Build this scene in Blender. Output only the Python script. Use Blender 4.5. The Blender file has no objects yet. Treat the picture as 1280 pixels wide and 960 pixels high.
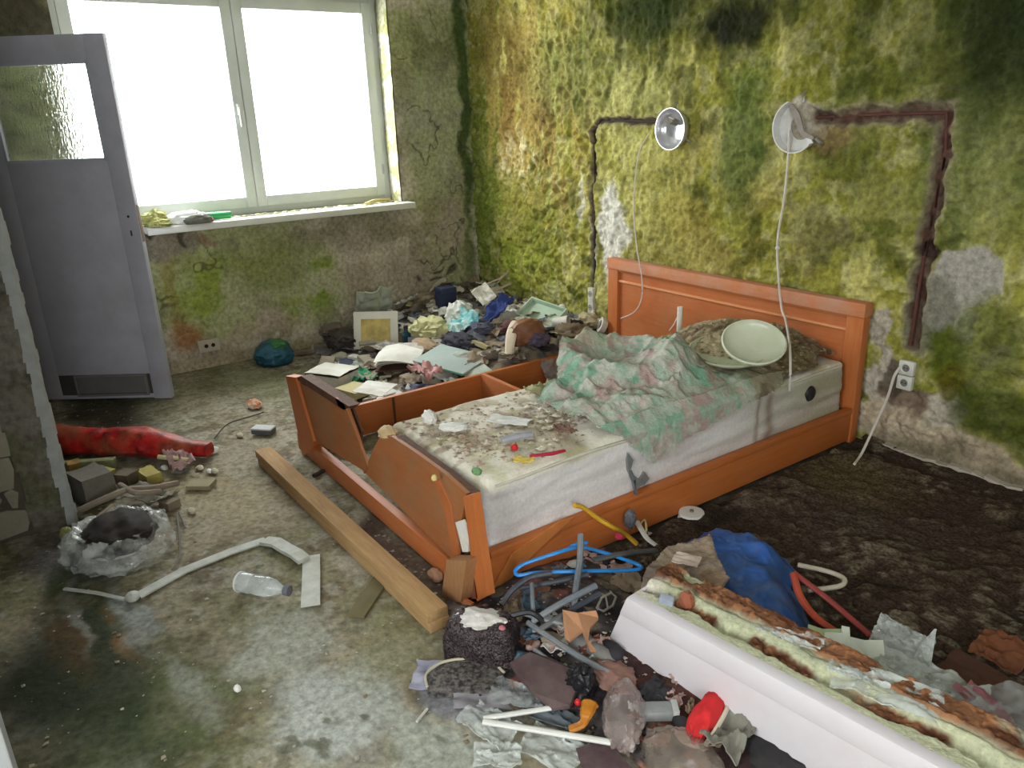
import bpy, bmesh, math, random
import numpy as np
from mathutils import Vector, Matrix

random.seed(7)
SC = bpy.context.scene
COL = SC.collection

# ------------------------------------------------------------------ camera
CAM = np.array([0.0, 0.0, 1.5])
RT = np.array([0.57467538, 0.81768906, -0.03365717])
UP = np.array([-0.25028858, 0.2147623, 0.94405126])
FW = np.array([-0.77916868, 0.53409901, -0.32807684])
FPX = 959.08
cam_d = bpy.data.cameras.new('camera')
cam_d.sensor_width = 36.0
cam_d.lens = FPX / 1280 * 36.0
cam_d.clip_start = 0.05
cam = bpy.data.objects.new('camera', cam_d)
COL.objects.link(cam)
cam.matrix_world = Matrix(((RT[0], UP[0], -FW[0], 0), (RT[1], UP[1], -FW[1], 0), (RT[2], UP[2], -FW[2], 1.5), (0, 0, 0, 1)))
SC.camera = cam

# ------------------------------------------------------------------ sky, daylight and exposure
SKY = 9.0
world = bpy.data.worlds.new('overcast')
SC.world = world
world.use_nodes = True
bg = world.node_tree.nodes['Background']
bg.inputs['Color'].default_value = (0.96, 0.98, 1.0, 1)
bg.inputs['Strength'].default_value = SKY


def portal(name, loc, sx, sy, rot):
    l = bpy.data.lights.new(name, 'AREA')
    l.shape = 'RECTANGLE'
    l.size, l.size_y = sx, sy
    l.cycles.is_portal = True
    o = bpy.data.objects.new(name, l)
    o.location = loc
    o.rotation_euler = rot
    COL.objects.link(o)
    return o


R90 = math.pi / 2
portal('window_portal', (-5.45, 1.61, 1.63), 1.5, 2.1, (0, -R90, 0))
portal('front_window_portal', (-.45, -1.75, 1.55), 1.1, 1.4, (R90, 0, 0))
portal('fill_window_portal', (1.75, -.5, 1.6), 1.1, 1.4, (0, R90, 0))  # portal of the fill window added in the rear wall
SC.view_settings.view_transform = 'Standard'
SC.view_settings.look = 'None'
SC.view_settings.gamma = 1.0
SC.view_settings.use_curve_mapping = False
SC.view_settings.exposure = 1.33
SC.cycles.max_bounces = 8
SC.cycles.diffuse_bounces = 5
SC.cycles.transparent_max_bounces = 16
SC.cycles.use_denoising = True


# ------------------------------------------------------------------ helpers
def c(r, g, b):
    return tuple((v / 255 / 12.92) if v / 255 <= 0.04045 else ((v / 255 + 0.055) / 1.055) ** 2.4 for v in (r, g, b))


def ray(px, py):
    d = FW * FPX + RT * (px - 640) - UP * (py - 480)
    return d / np.linalg.norm(d)


def at(px, py, z=0.0):
    """the point at height z seen at that place of the photograph"""
    d = ray(px, py)
    return Vector(CAM + d * ((z - 1.5) / d[2]))


def onx(px, py, x):
    d = ray(px, py)
    return Vector(CAM + d * (x / d[0]))


def ony(px, py, y):
    d = ray(px, py)
    return Vector(CAM + d * (y / d[1]))


def sstep(a, b, x):
    t = np.clip((x - a) / (b - a), 0, 1)
    return t * t * (3 - 2 * t)


def _hash(ix, iy, iz, seed):
    h = (ix.astype(np.int64) * 374761393 + iy.astype(np.int64) * 668265263 + iz.astype(np.int64) * 2147483647 + seed * 974711) & 0xFFFFFFFF
    h = ((h ^ (h >> 13)) * 1274126177) & 0xFFFFFFFF
    h = ((h ^ (h >> 16)) * 2246822519) & 0xFFFFFFFF
    return ((h ^ (h >> 15)) & 0xFFFFFF) / float(0xFFFFFF)


def vnoise(x, y, z, seed=0):
    ix, iy, iz = np.floor(x), np.floor(y), np.floor(z)
    fx, fy, fz = x - ix, y - iy, z - iz
    fx = fx * fx * fx * (fx * (fx * 6 - 15) + 10)
    fy = fy * fy * fy * (fy * (fy * 6 - 15) + 10)
    fz = fz * fz * fz * (fz * (fz * 6 - 15) + 10)
    r = 0
    for dx in (0, 1):
        for dy in (0, 1):
            for dz in (0, 1):
                w = (fx if dx else 1 - fx) * (fy if dy else 1 - fy) * (fz if dz else 1 - fz)
                r = r + w * _hash(ix + dx, iy + dy, iz + dz, seed)
    return r


def fbm(x, y, z=0.0, s=1.0, o=4, seed=0, ridge=False):
    x = np.asarray(x, float)
    y = np.asarray(y, float)
    z = np.zeros_like(x) + z
    a, f, t, r = 1.0, 1.0 / s, 0.0, 0.0
    for k in range(o):
        n = vnoise(x * f + 13.7 * k, y * f + 7.1 * k, z * f + 3.3 * k, seed + k)
        if ridge:
            n = 1 - np.abs(2 * n - 1)
        r = r + a * n
        t += a
        a *= 0.5
        f *= 2.03
    return r / t


def link(name, me, mat=None, parent=None, loc=None, smooth=None):
    o = bpy.data.objects.new(name, me)
    if mat is not None and not me.materials:
        me.materials.append(mat)
    COL.objects.link(o)
    if parent is not None:
        o.parent = parent
    if loc is not None:
        o.location = loc
    if smooth:
        me.polygons.foreach_set('use_smooth', [True] * len(me.polygons))
        if smooth < 3:
            me.set_sharp_from_angle(angle=smooth)
    return o


def tag(o, label=None, cat=None, group=None, kind=None):
    if label:
        o['label'] = label
    if cat:
        o['category'] = cat
    if group:
        o['group'] = group
    if kind:
        o['kind'] = kind
    return o


def thing(name, label, cat, loc=(0, 0, 0), group=None, rotz=0.0):
    o = bpy.data.objects.new(name, None)
    o.empty_display_size = 0.05
    COL.objects.link(o)
    o.location = loc
    o.rotation_euler = (0, 0, rotz)
    return tag(o, label, cat, group)


def setting(name, loc=(0, 0, 0)):
    o = bpy.data.objects.new(name, None)
    o.empty_display_size = 0.05
    COL.objects.link(o)
    o.location = loc
    o['kind'] = 'structure'
    return o


class MB:
    """collects shapes and links them as one mesh"""

    def __init__(self):
        self.v = []
        self.f = []

    def add(self, vs, fs, M=None):
        b = len(self.v)
        for p in vs:
            p = Vector(p)
            self.v.append(M @ p if M is not None else p)
        self.f += [tuple(b + i for i in q) for q in fs]
        return self

    def box(self, a, b, bev=0.0, M=None):
        bm = bmesh.new()
        bmesh.ops.create_cube(bm, size=1.0)
        for v in bm.verts:
            v.co = Vector([a[k] + (v.co[k] + 0.5) * (b[k] - a[k]) for k in range(3)])
        if bev:
            bmesh.ops.bevel(bm, geom=bm.edges[:], offset=bev, segments=2, affect='EDGES', profile=0.6)
        bm.verts.index_update()
        self.add([v.co for v in bm.verts], [[v.index for v in f.verts] for f in bm.faces], M)
        bm.free()
        return self

    def prism(self, poly, vec, M=None):
        """poly: 3D outline; vec: thickness vector"""
        n = len(poly)
        vec = Vector(vec)
        vs = [Vector(p) for p in poly] + [Vector(p) + vec for p in poly]
        fs = [tuple(range(n))[::-1], tuple(range(n, 2 * n))] + [(i, (i + 1) % n, n + (i + 1) % n, n + i) for i in range(n)]
        return self.add(vs, fs, M)

    def tube(self, pts, r, n=8, close=False, flat=1.0):
        pts = [Vector(p) for p in pts]
        m = len(pts)
        rs = r if isinstance(r, (list, tuple)) else [r] * m
        up = Vector((0, 0, 1))
        vs, fs = [], []
        for i, p in enumerate(pts):
            t = pts[(i + 1) % m] - pts[i - 1] if close else pts[min(i + 1, m - 1)] - pts[max(i - 1, 0)]
            if t.length < 1e-9:
                t = Vector((1, 0, 0))
            t.normalize()
            a = t.cross(up)
            if a.length < 0.05:
                a = t.cross(Vector((1, 0, 0)))
            a.normalize()
            b = a.cross(t)
            for k in range(n):
                q = 2 * math.pi * k / n
                vs.append(p + a * (math.cos(q) * rs[i]) + b * (math.sin(q) * rs[i] * flat))
        for i in range(m if close else m - 1):
            for k in range(n):
                i2, k2 = (i + 1) % m, (k + 1) % n
                fs.append((i * n + k, i * n + k2, i2 * n + k2, i2 * n + k))
        if not close:
            fs.append(tuple(range(n))[::-1])
            fs.append(tuple((m - 1) * n + k for k in range(n)))
        return self.add(vs, fs)

    def lathe(self, prof, n=32, M=None, close=False):
        """prof: (radius, z) pairs, turned about z"""
        vs, fs = [], []
        m = len(prof)
        for r, z in prof:
            for k in range(n):
                q = 2 * math.pi * k / n
                vs.append((r * math.cos(q), r * math.sin(q), z))
        for i in range(m if close else m - 1):
            for k in range(n):
                k2 = (k + 1) % n
                i2 = (i + 1) % m
                fs.append((i * n + k, i * n + k2, i2 * n + k2, i2 * n + k))
        if not close:
            if prof[0][0] > 1e-6:
                fs.append(tuple(range(n))[::-1])
            if prof[-1][0] > 1e-6:
                fs.append(tuple((m - 1) * n + k for k in range(n)))
        return self.add(vs, fs, M)

    def chip(self, p, s, rnd=random):
        vs = []
        for dx, dy, dz in ((-1, -1, 0), (1, -1, 0), (1, 1, 0), (-1, 1, 0), (0, 0, 1)):
            vs.append((p[0] + s * dx * rnd.uniform(.3, 1.1), p[1] + s * dy * rnd.uniform(.3, 1.1), p[2] + (s * .5 * dz * rnd.uniform(.3, 1) if dz else 0)))
        return self.add(vs, [(0, 3, 2, 1), (0, 1, 4), (1, 2, 4), (2, 3, 4), (3, 0, 4)])

    def build(self, name, mat, parent=None, origin=None, smooth=0.6, loc=None):
        o3 = Vector(origin) if origin is not None else Vector((0, 0, 0))
        me = bpy.data.meshes.new(name)
        me.from_pydata([tuple(v - o3) for v in self.v], [], self.f)
        me.validate()
        me.update()
        return link(name, me, mat, parent, loc if loc is not None else (None if parent is not None or origin is None else o3), smooth)


def grid_mesh(name, P, mat=None, cols=None, mask=None, flip=False):
    """P: (nu, nv, 3) points -> an open surface mesh, vertex colours in 'Col'"""
    nu, nv = P.shape[:2]
    idx = np.arange(nu * nv).reshape(nu, nv)
    q = np.stack([idx[:-1, :-1], idx[1:, :-1], idx[1:, 1:], idx[:-1, 1:]], -1)
    q = q[mask] if mask is not None else q.reshape(-1, 4)
    if flip:
        q = q[:, ::-1]
    used = np.unique(q)
    mp = np.full(nu * nv, -1)
    mp[used] = np.arange(len(used))
    q = mp[q]
    V = P.reshape(-1, 3)[used]
    me = bpy.data.meshes.new(name)
    me.vertices.add(len(V))
    me.vertices.foreach_set('co', V.astype(np.float32).ravel())
    me.loops.add(q.size)
    me.loops.foreach_set('vertex_index', q.astype(np.int32).ravel())
    me.polygons.add(len(q))
    me.polygons.foreach_set('loop_start', np.arange(0, q.size, 4, dtype=np.int32))
    me.update(calc_edges=True)
    me.polygons.foreach_set('use_smooth', [True] * len(q))
    if cols is not None:
        a = me.color_attributes.new('Col', 'FLOAT_COLOR', 'POINT')
        cc = np.ones((len(V), 4), np.float32)
        cc[:, :3] = np.clip(cols.reshape(-1, 3)[used], 0.003, 1)
        a.data.foreach_set('color', cc.ravel())
    if mat:
        me.materials.append(mat)
    me.update()
    return me


def solid_grid(name, P, t, mat=None, cols=None, mask=None):
    """a grid of points thickened downwards along its normals into a closed sheet"""
    nu, nv = P.shape[:2]
    du = np.gradient(P, axis=0)
    dv = np.gradient(P, axis=1)
    n = np.cross(du, dv)
    n /= np.linalg.norm(n, axis=2, keepdims=True) + 1e-9
    B = P - n * t
    cm = np.ones((nu - 1, nv - 1), bool) if mask is None else mask
    idx = np.arange(nu * nv).reshape(nu, nv)
    off = nu * nv
    faces = []
    for i, j in zip(*np.nonzero(cm)):
        a, b, d, e = int(idx[i, j]), int(idx[i + 1, j]), int(idx[i + 1, j + 1]), int(idx[i, j + 1])
        faces.append((a, b, d, e))
        faces.append((a + off, e + off, d + off, b + off))
        if i == 0 or not cm[i - 1, j]:
            faces.append((e, a, a + off, e + off)[::-1])
        if i == nu - 2 or not cm[i + 1, j]:
            faces.append((b, d, d + off, b + off)[::-1])
        if j == 0 or not cm[i, j - 1]:
            faces.append((a, b, b + off, a + off)[::-1])
        if j == nv - 2 or not cm[i, j + 1]:
            faces.append((d, e, e + off, d + off)[::-1])
    V = np.concatenate([P.reshape(-1, 3), B.reshape(-1, 3)])
    used = np.unique(np.array([k for f in faces for k in f]))
    mp = np.full(len(V), -1)
    mp[used] = np.arange(len(used))
    me = bpy.data.meshes.new(name)
    me.from_pydata(V[used].tolist(), [], [tuple(int(mp[k]) for k in f) for f in faces])
    if cols is not None:
        cc = np.concatenate([cols.reshape(-1, 3)] * 2)[used]
        a = me.color_attributes.new('Col', 'FLOAT_COLOR', 'POINT')
        c4 = np.ones((len(used), 4), np.float32)
        c4[:, :3] = cc
        a.data.foreach_set('color', c4.ravel())
    if mat:
        me.materials.append(mat)
    me.update()
    me.polygons.foreach_set('use_smooth', [True] * len(me.polygons))
    me.set_sharp_from_angle(angle=1.0)
    return me


# ------------------------------------------------------------------ materials
MATS = {}


def _nodes(name):
    m = bpy.data.materials.new(name)
    m.use_nodes = True
    nt = m.node_tree
    nt.nodes.clear()
    out = nt.nodes.new('ShaderNodeOutputMaterial')
    return m, nt, out


def mk(name, col, col2=None, amt=0.5, scale=9.0, rough=0.8, metal=0.0, bump=0.25, bscale=60.0, spec=0.3, stretch=None, dirt=0.0, dirtcol=(112, 104, 84), attr=False, contrast=0.25, sheen=0.0):
    if name in MATS:
        return MATS[name]
    m, nt, out = _nodes(name)
    N, L = nt.nodes.new, nt.links.new
    b = N('ShaderNodeBsdfPrincipled')
    L(b.outputs[0], out.inputs[0])
    tc = N('ShaderNodeTexCoord')
    src = tc.outputs['Object']
    if stretch:
        mp = N('ShaderNodeMapping')
        mp.inputs['Scale'].default_value = stretch
        L(src, mp.inputs['Vector'])
        src = mp.outputs[0]
    n1 = N('ShaderNodeTexNoise')
    n1.inputs['Scale'].default_value = scale
    n1.inputs['Detail'].default_value = 5
    n1.inputs['Roughness'].default_value = 0.65
    L(src, n1.inputs['Vector'])
    rp = N('ShaderNodeMapRange')
    rp.inputs['From Min'].default_value = 0.5 - contrast
    rp.inputs['From Max'].default_value = 0.5 + contrast
    rp.inputs['To Max'].default_value = amt
    L(n1.outputs['Fac'], rp.inputs['Value'])
    mx = N('ShaderNodeMix')
    mx.data_type = 'RGBA'
    L(rp.outputs[0], mx.inputs['Factor'])
    if attr:
        at_ = N('ShaderNodeAttribute')
        at_.attribute_name = 'Col'
        L(at_.outputs['Color'], mx.inputs['A'])
        mul = N('ShaderNodeMix')
        mul.data_type = 'RGBA'
        mul.blend_type = 'MULTIPLY'
        mul.inputs['Factor'].default_value = 1
        L(at_.outputs['Color'], mul.inputs['A'])
        mul.inputs['B'].default_value = (*c(*col), 1)
        L(mul.outputs['Result'], mx.inputs['B'])
    else:
        mx.inputs['A'].default_value = (*c(*col), 1)
        mx.inputs['B'].default_value = (*c(*(col2 or [int(v * .75) for v in col])), 1)
    last = mx.outputs['Result']
    if dirt > 0:
        n2 = N('ShaderNodeTexNoise')
        n2.inputs['Scale'].default_value = 4.5
        n2.inputs['Detail'].default_value = 7
        n2.inputs['Roughness'].default_value = 0.7
        L(tc.outputs['Object'], n2.inputs['Vector'])
        r2 = N('ShaderNodeMapRange')
        r2.inputs['From Min'].default_value = 0.42
        r2.inputs['From Max'].default_value = 0.66
        r2.inputs['To Max'].default_value = dirt
        L(n2.outputs['Fac'], r2.inputs['Value'])
        m2 = N('ShaderNodeMix')
        m2.data_type = 'RGBA'
        L(r2.outputs[0], m2.inputs['Factor'])
        L(last, m2.inputs['A'])
        m2.inputs['B'].default_value = (*c(*dirtcol), 1)
        last = m2.outputs['Result']
    L(last, b.inputs['Base Color'])
    b.inputs['Roughness'].default_value = rough
    b.inputs['Metallic'].default_value = metal
    b.inputs['Specular IOR Level'].default_value = spec
    if sheen:
        b.inputs['Sheen Weight'].default_value = sheen
    if bump:
        n3 = N('ShaderNodeTexNoise')
        n3.inputs['Scale'].default_value = bscale
        n3.inputs['Detail'].default_value = 4
        L(src, n3.inputs['Vector'])
        bp = N('ShaderNodeBump')
        bp.inputs['Strength'].default_value = bump
        bp.inputs['Distance'].default_value = 0.006
        L(n3.outputs['Fac'], bp.inputs['Height'])
        L(bp.outputs[0], b.inputs['Normal'])
    MATS[name] = m
    return m


def clear_mat(name, col, alpha_lo, alpha_hi, rough=0.2, scale=25, bump=0.4):
    """thin clear plastic film or glass: partly transparent, partly glossy"""
    if name in MATS:
        return MATS[name]
    m, nt, out = _nodes(name)
    N, L = nt.nodes.new, nt.links.new
    b = N('ShaderNodeBsdfPrincipled')
    b.inputs['Base Color'].default_value = (*c(*col), 1)
    b.inputs['Roughness'].default_value = rough
    b.inputs['Specular IOR Level'].default_value = 0.6
    t = N('ShaderNodeBsdfTransparent')
    mix = N('ShaderNodeMixShader')
    tc = N('ShaderNodeTexCoord')
    n = N('ShaderNodeTexNoise')
    n.inputs['Scale'].default_value = scale
    n.inputs['Detail'].default_value = 4
    L(tc.outputs['Object'], n.inputs['Vector'])
    mr = N('ShaderNodeMapRange')
    mr.inputs['From Min'].default_value = 0.3
    mr.inputs['From Max'].default_value = 0.7
    mr.inputs['To Min'].default_value = alpha_lo
    mr.inputs['To Max'].default_value = alpha_hi
    L(n.outputs['Fac'], mr.inputs['Value'])
    L(mr.outputs[0], mix.inputs[0])
    L(t.outputs[0], mix.inputs[1])
    L(b.outputs[0], mix.inputs[2])
    L(mix.outputs[0], out.inputs[0])
    if bump:
        bp = N('ShaderNodeBump')
        bp.inputs['Strength'].default_value = bump
        bp.inputs['Distance'].default_value = 0.01
        L(n.outputs['Fac'], bp.inputs['Height'])
        L(bp.outputs[0], b.inputs['Normal'])
    MATS[name] = m
    return m


def window_glass():
    m, nt, out = _nodes('window_glass')
    N, L = nt.nodes.new, nt.links.new
    t = N('ShaderNodeBsdfTransparent')
    t.inputs['Color'].default_value = (0.97, 0.98, 0.97, 1)
    g = N('ShaderNodeBsdfGlossy')
    g.inputs['Roughness'].default_value = 0.03
    mix = N('ShaderNodeMixShader')
    mix.inputs[0].default_value = 0.06
    L(t.outputs[0], mix.inputs[1])
    L(g.outputs[0], mix.inputs[2])
    L(mix.outputs[0], out.inputs[0])
    return m


def textured_glass():
    m, nt, out = _nodes('rippled_glass')
    N, L = nt.nodes.new, nt.links.new
    b = N('ShaderNodeBsdfPrincipled')
    b.inputs['Base Color'].default_value = (0.86, 0.92, 0.86, 1)
    b.inputs['Transmission Weight'].default_value = 1.0
    b.inputs['Roughness'].default_value = 0.12
    b.inputs['IOR'].default_value = 1.35
    tc = N('ShaderNodeTexCoord')
    mp = N('ShaderNodeMapping')
    mp.inputs['Scale'].default_value = (1, 1, 0.3)
    L(tc.outputs['Object'], mp.inputs['Vector'])
    n = N('ShaderNodeTexNoise')
    n.inputs['Scale'].default_value = 130
    n.inputs['Detail'].default_value = 3
    L(mp.outputs[0], n.inputs['Vector'])
    bp = N('ShaderNodeBump')
    bp.inputs['Strength'].default_value = 0.8
    bp.inputs['Distance'].default_value = 0.008
    L(n.outputs['Fac'], bp.inputs['Height'])
    L(bp.outputs[0], b.inputs['Normal'])
    L(b.outputs[0], out.inputs[0])
    return m


M_WALL = mk('mossy_plaster', (150, 150, 150), attr=True, amt=0.8, scale=38, rough=0.95, bump=0.55, bscale=75, spec=0.15, contrast=0.2)
M_FLOOR = mk('stained_concrete', (150, 152, 150), attr=True, amt=0.8, scale=45, rough=0.85, bump=0.45, bscale=60, spec=0.2, contrast=0.2)
M_CEIL = mk('ceiling_plaster', (196, 194, 186), (150, 150, 130), 0.6, 3, bump=0.3)
M_PLAIN = mk('old_plaster', (120, 116, 98), (88, 90, 62), 0.8, 3.5, bump=0.4, rough=0.95)
M_BOUNCE = mk('pale_bounce_wall', (196, 194, 184), (160, 156, 136), .6, 3, bump=.3)  # unseen walls, made pale to bounce more light into the room
M_WHITE = mk('white_frame_paint', (214, 218, 214), (176, 184, 176), 0.5, 5, rough=0.45, bump=0.08, spec=0.4)
M_DOOR = mk('grey_door_paint', (176, 176, 190), (158, 159, 172), 0.6, 3, rough=0.5, bump=0.06, dirt=0.22, dirtcol=(112, 108, 88))
M_GLASS = window_glass()
M_OR_X = mk('orange_veneer_x', (184, 108, 60), (164, 88, 44), 0.8, 5, rough=0.5, bump=0.1, bscale=30, stretch=(1, 14, 14), dirt=0.3, dirtcol=(176, 128, 92))
M_OR_Y = mk('orange_veneer_y', (184, 106, 52), (162, 84, 36), 0.8, 5, rough=0.5, bump=0.1, bscale=30, stretch=(14, 1, 14), dirt=0.18, dirtcol=(170, 120, 84))
M_OR_Z = mk('orange_veneer_z', (186, 108, 56), (166, 88, 40), 0.8, 5, rough=0.5, bump=0.1, bscale=30, stretch=(14, 14, 1), dirt=0.2, dirtcol=(176, 128, 92))
M_FOOT = mk('weathered_veneer', (168, 104, 60), (142, 84, 48), 0.8, 4, rough=0.6, bump=0.15, bscale=30, stretch=(2, 8, 8), dirt=0.65, dirtcol=(140, 112, 82))
M_DARKWOOD = mk('torn_chipboard', (104, 68, 44), (66, 44, 32), 0.8, 25, bump=0.6, bscale=90)
M_PALEWOOD = mk('pale_broken_wood', (168, 124, 84), (138, 96, 62), 0.7, 8, stretch=(12, 12, 2), bump=0.3)
M_BEAM = mk('raw_timber', (184, 152, 108), (150, 114, 74), 0.9, 4, stretch=(2, 22, 22), bump=0.35, bscale=20, rough=0.85, dirt=0.3, dirtcol=(134, 100, 66))
M_MATT = mk('mattress_ticking', (206, 204, 202), (188, 184, 186), 0.6, 5, bump=0.35, bscale=220, rough=0.95, attr=False)
M_ATTR = mk('soiled_fabric', (170, 165, 150), attr=True, amt=0.6, scale=60, rough=0.95, bump=0.5, bscale=120, spec=0.15)
M_CRUMB = mk('plaster_crumb', (196, 192, 178), (150, 144, 124), 0.8, 30)
M_METAL = mk('dull_metal', (190, 190, 192), (120, 118, 112), 0.6, 30, rough=0.4, metal=0.8, bump=0.2)
M_BLACK = mk('black_plastic', (26, 27, 32), (48, 48, 54), 0.5, 40, rough=0.45, bump=0.1)
M_CABLE = mk('grey_white_cable', (206, 198, 190), (170, 160, 150), 0.5, 20, rough=0.6, bump=0)


def painter(A, B, Zc, wob_seed=3, wob=0.10, s=0.22):
    wa = (fbm(A, B, 0.5, s, 4, wob_seed) - 0.5) * 2 * wob
    wb = (fbm(A, B, 7.5, s, 4, wob_seed + 9) - 0.5) * 2 * wob
    A2, B2 = A + wa, B + wb

    def blob(a, b, ra, rb, soft=0.5):
        d = np.sqrt(((A2 - a) / ra) ** 2 + ((B2 - b) / rb) ** 2)
        return 1 - sstep(1 - soft, 1 + soft * 0.4, d)

    def lay(col, m):
        Zc[:] = Zc * (1 - m[..., None]) + np.array(c(*col)) * m[..., None]
    return blob, lay, A2, B2


# ------------------------------------------------------------------ the headboard wall
YW, XW = 3.25, -5.15
xs = np.concatenate([np.linspace(XW - 0.2, -0.95, 700), np.linspace(-0.9, 1.6, 40)])
zs = np.concatenate([np.linspace(0, 2.34, 390), np.linspace(2.38, 2.6, 6)])
X, Z = np.meshgrid(xs, zs, indexing='ij')
Cw = np.zeros(X.shape + (3,))
Cw[:] = c(160, 156, 68)
blob, lay, X2, Z2 = painter(X, Z, Cw, 3, .085, .14)
n_big = fbm(X, Z, 0, 0.55, 5, 11)
n_mid = fbm(X, Z, 3, 0.16, 5, 21)
n_fin = fbm(X, Z, 5, 0.045, 4, 31)
streak = fbm(X * 1.0, Z * 0.22, 2, 0.07, 4, 41)
lay((208, 200, 120), sstep(.44, .62, n_mid) * .85)
lay((104, 110, 34), sstep(.5, .72, n_big) * .75)
lay((196, 190, 134), sstep(.52, .66, fbm(X, Z, 14, .05, 4, 55)) * .6)
lay((70, 78, 22), sstep(.53, .7, fbm(X, Z, 9, .12, 5, 51)) * .75)


def wp(px, py):
    p = ony(px, py, YW)
    return p.x, p.z


def wb(px, py, ra, rb, col, w=1.0, soft=.5, tex=None):
    a, b_ = wp(px, py)
    m = blob(a, b_, ra, rb, soft) * w
    if tex is not None:
        m = m * tex
    lay(col, m)


tx1 = sstep(.35, .6, n_mid)
tx2 = sstep(.3, .62, streak)
# ochre and brown stains towards the window
wb(655, 150, .75, .95, (192, 166, 92), .85, .6, sstep(.3, .6, streak))
wb(690, 170, .22, .5, (104, 76, 40), .8, .6, sstep(.45, .62, streak))
wb(640, 120, .25, .45, (134, 104, 54), .7, .6, sstep(.42, .62, streak))
wb(620, 60, .4, .35, (110, 98, 44), .7, .7, tx2)
wb(648, 205, .28, .2, (236, 224, 172), .9, .6, sstep(.48, .62, n_fin * .5 + streak * .5))
wb(640, 250, .4, .22, (150, 152, 66), .7, .7)
wb(650, 330, .5, .28, (172, 184, 70), .75, .7, tx2)
wb(600, 240, .3, .9, (122, 148, 58), .6, .7)
wb(680, 290, .3, .22, (110, 124, 34), .7, .7, tx1)
# pale dry plaster under the left lamp
wb(790, 130, .42, .3, (196, 192, 118), .8, .7, .5 + .5 * tx1)
wb(800, 230, .45, .4, (204, 198, 118), .75, .7, .4 + .6 * tx1)
wb(880, 260, .5, .4, (176, 162, 74), .6, .7, tx1)
wb(930, 300, .45, .28, (122, 104, 44), .65, .7, tx1)
wb(850, 320, .5, .16, (170, 160, 88), .5, .7)
wb(700, 90, .5, .3, (132, 138, 78), .6, .7)
wb(930, 170, .18, .5, (84, 104, 48), .8, .6)
# black green mould along the top, painted falloff at the right edge
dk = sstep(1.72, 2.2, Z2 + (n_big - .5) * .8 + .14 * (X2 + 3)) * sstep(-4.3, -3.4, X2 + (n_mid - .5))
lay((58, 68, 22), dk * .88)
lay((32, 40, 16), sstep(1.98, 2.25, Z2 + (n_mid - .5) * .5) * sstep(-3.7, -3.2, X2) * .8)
lay((36, 46, 20), sstep(-1.75, -1.15, X2 + (n_big - .5) * .6 + (Z2 - 1.4) * .25) * sstep(.75, 1.5, Z2) * .9)  # right edge darkened in the colour for light falloff, over dark moss
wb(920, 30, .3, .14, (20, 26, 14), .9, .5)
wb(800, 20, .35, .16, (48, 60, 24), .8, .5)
for px, py in ((770, 70), (800, 95), (830, 75), (850, 110), (880, 60), (760, 110), (905, 90)):
    wb(px, py, .035, .11, (74, 76, 26), .7, .8)
wb(1080, 90, .35, .3, (94, 100, 46), .6, .8, tx1)
wb(1080, 250, .42, .3, (104, 110, 40), .6, .7, tx1)
wb(1010, 300, .14, .2, (140, 134, 84), .6, .6)
wb(1050, 300, .12, .1, (96, 92, 62), .7, .5)
wb(1060, 200, .2, .2, (66, 76, 24), .6, .7)
wb(1220, 230, .3, .35, (122, 130, 78), .6, .6)
# fresh scars of plaster
wb(766, 290, .12, .32, (232, 228, 212), 1, .3)
wb(775, 290, .10, .15, (232, 228, 214), .9, .3)
wb(728, 250, .035, .2, (214, 212, 186), .9, .4)
wb(742, 300, .03, .4, (176, 170, 140), .8, .4)
wb(690, 365, .14, .09, (204, 204, 150), .6, .6)
wb(1205, 352, .16, .12, (176, 170, 158), 1, .08)
wb(1175, 378, .10, .14, (174, 168, 154), 1, .08)
wb(1165, 400, .1, .2, (130, 128, 112), .9, .2)
wb(1106, 410, .07, .10, (206, 196, 178), 1, .12)
wb(1108, 475, .08, .16, (212, 202, 184), 1, .12)
wb(1140, 500, .14, .07, (150, 130, 112), 1, .15)
wb(1120, 470, .05, .1, (96, 84, 72), .8, .2)
wb(1140, 545, .34, .12, (206, 190, 164), 1, .18)
wb(1210, 585, .35, .12, (200, 182, 156), 1, .2)
wb(1185, 510, .10, .10, (206, 196, 178), 1, .15)
wb(1205, 410, .05, .06, (176, 172, 160), .9, .2)
wb(1235, 445, .04, .04, (160, 154, 136), .8, .3)
wb(1180, 440, .10, .13, (86, 96, 22), .95, .3)
wb(1190, 480, .08, .09, (104, 98, 26), .9, .3)
wb(1230, 430, .16, .2, (106, 112, 54), .8, .4)
wb(1250, 520, .2, .16, (74, 84, 30), .9, .4)
wb(1005, 155, .13, .12, (190, 180, 162), 1, .1)
wb(1040, 170, .12, .08, (150, 128, 84), .8, .5)
lay((128, 118, 96), sstep(.14, .02, Z2 + (n_mid - .5) * .12) * .9 * sstep(-1.9, -1.7, X2))
lay((148, 156, 80), sstep(.5, .05, Z2 + (n_mid - .5) * .2) * .5 * sstep(-1.8, -2.2, X2))
# relief: crusts of moss and flaking plaster, with two chases cut for cables
D = (n_mid - .5) * .03 + (n_fin - .5) * (.036 + .022 * sstep(-3.4, -4.0, X)) + (n_big - .5) * .03 + (fbm(X, Z, 6, .09, 3, 63, ridge=True) - .5) * .018 + (sstep(.5, .53, fbm(X, Z, 4, .2, 4, 61)) - .5) * .006
scar = blob(*wp(1200, 350), .17, .16, .15) + blob(*wp(1165, 400), .1, .2, .2) + blob(*wp(1110, 490), .14, .12, .25) + blob(*wp(1010, 158), .10, .11, .15)
D = D * (1 - .7 * np.clip(scar, 0, 1)) - .012 * np.clip(scar, 0, 1)


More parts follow.
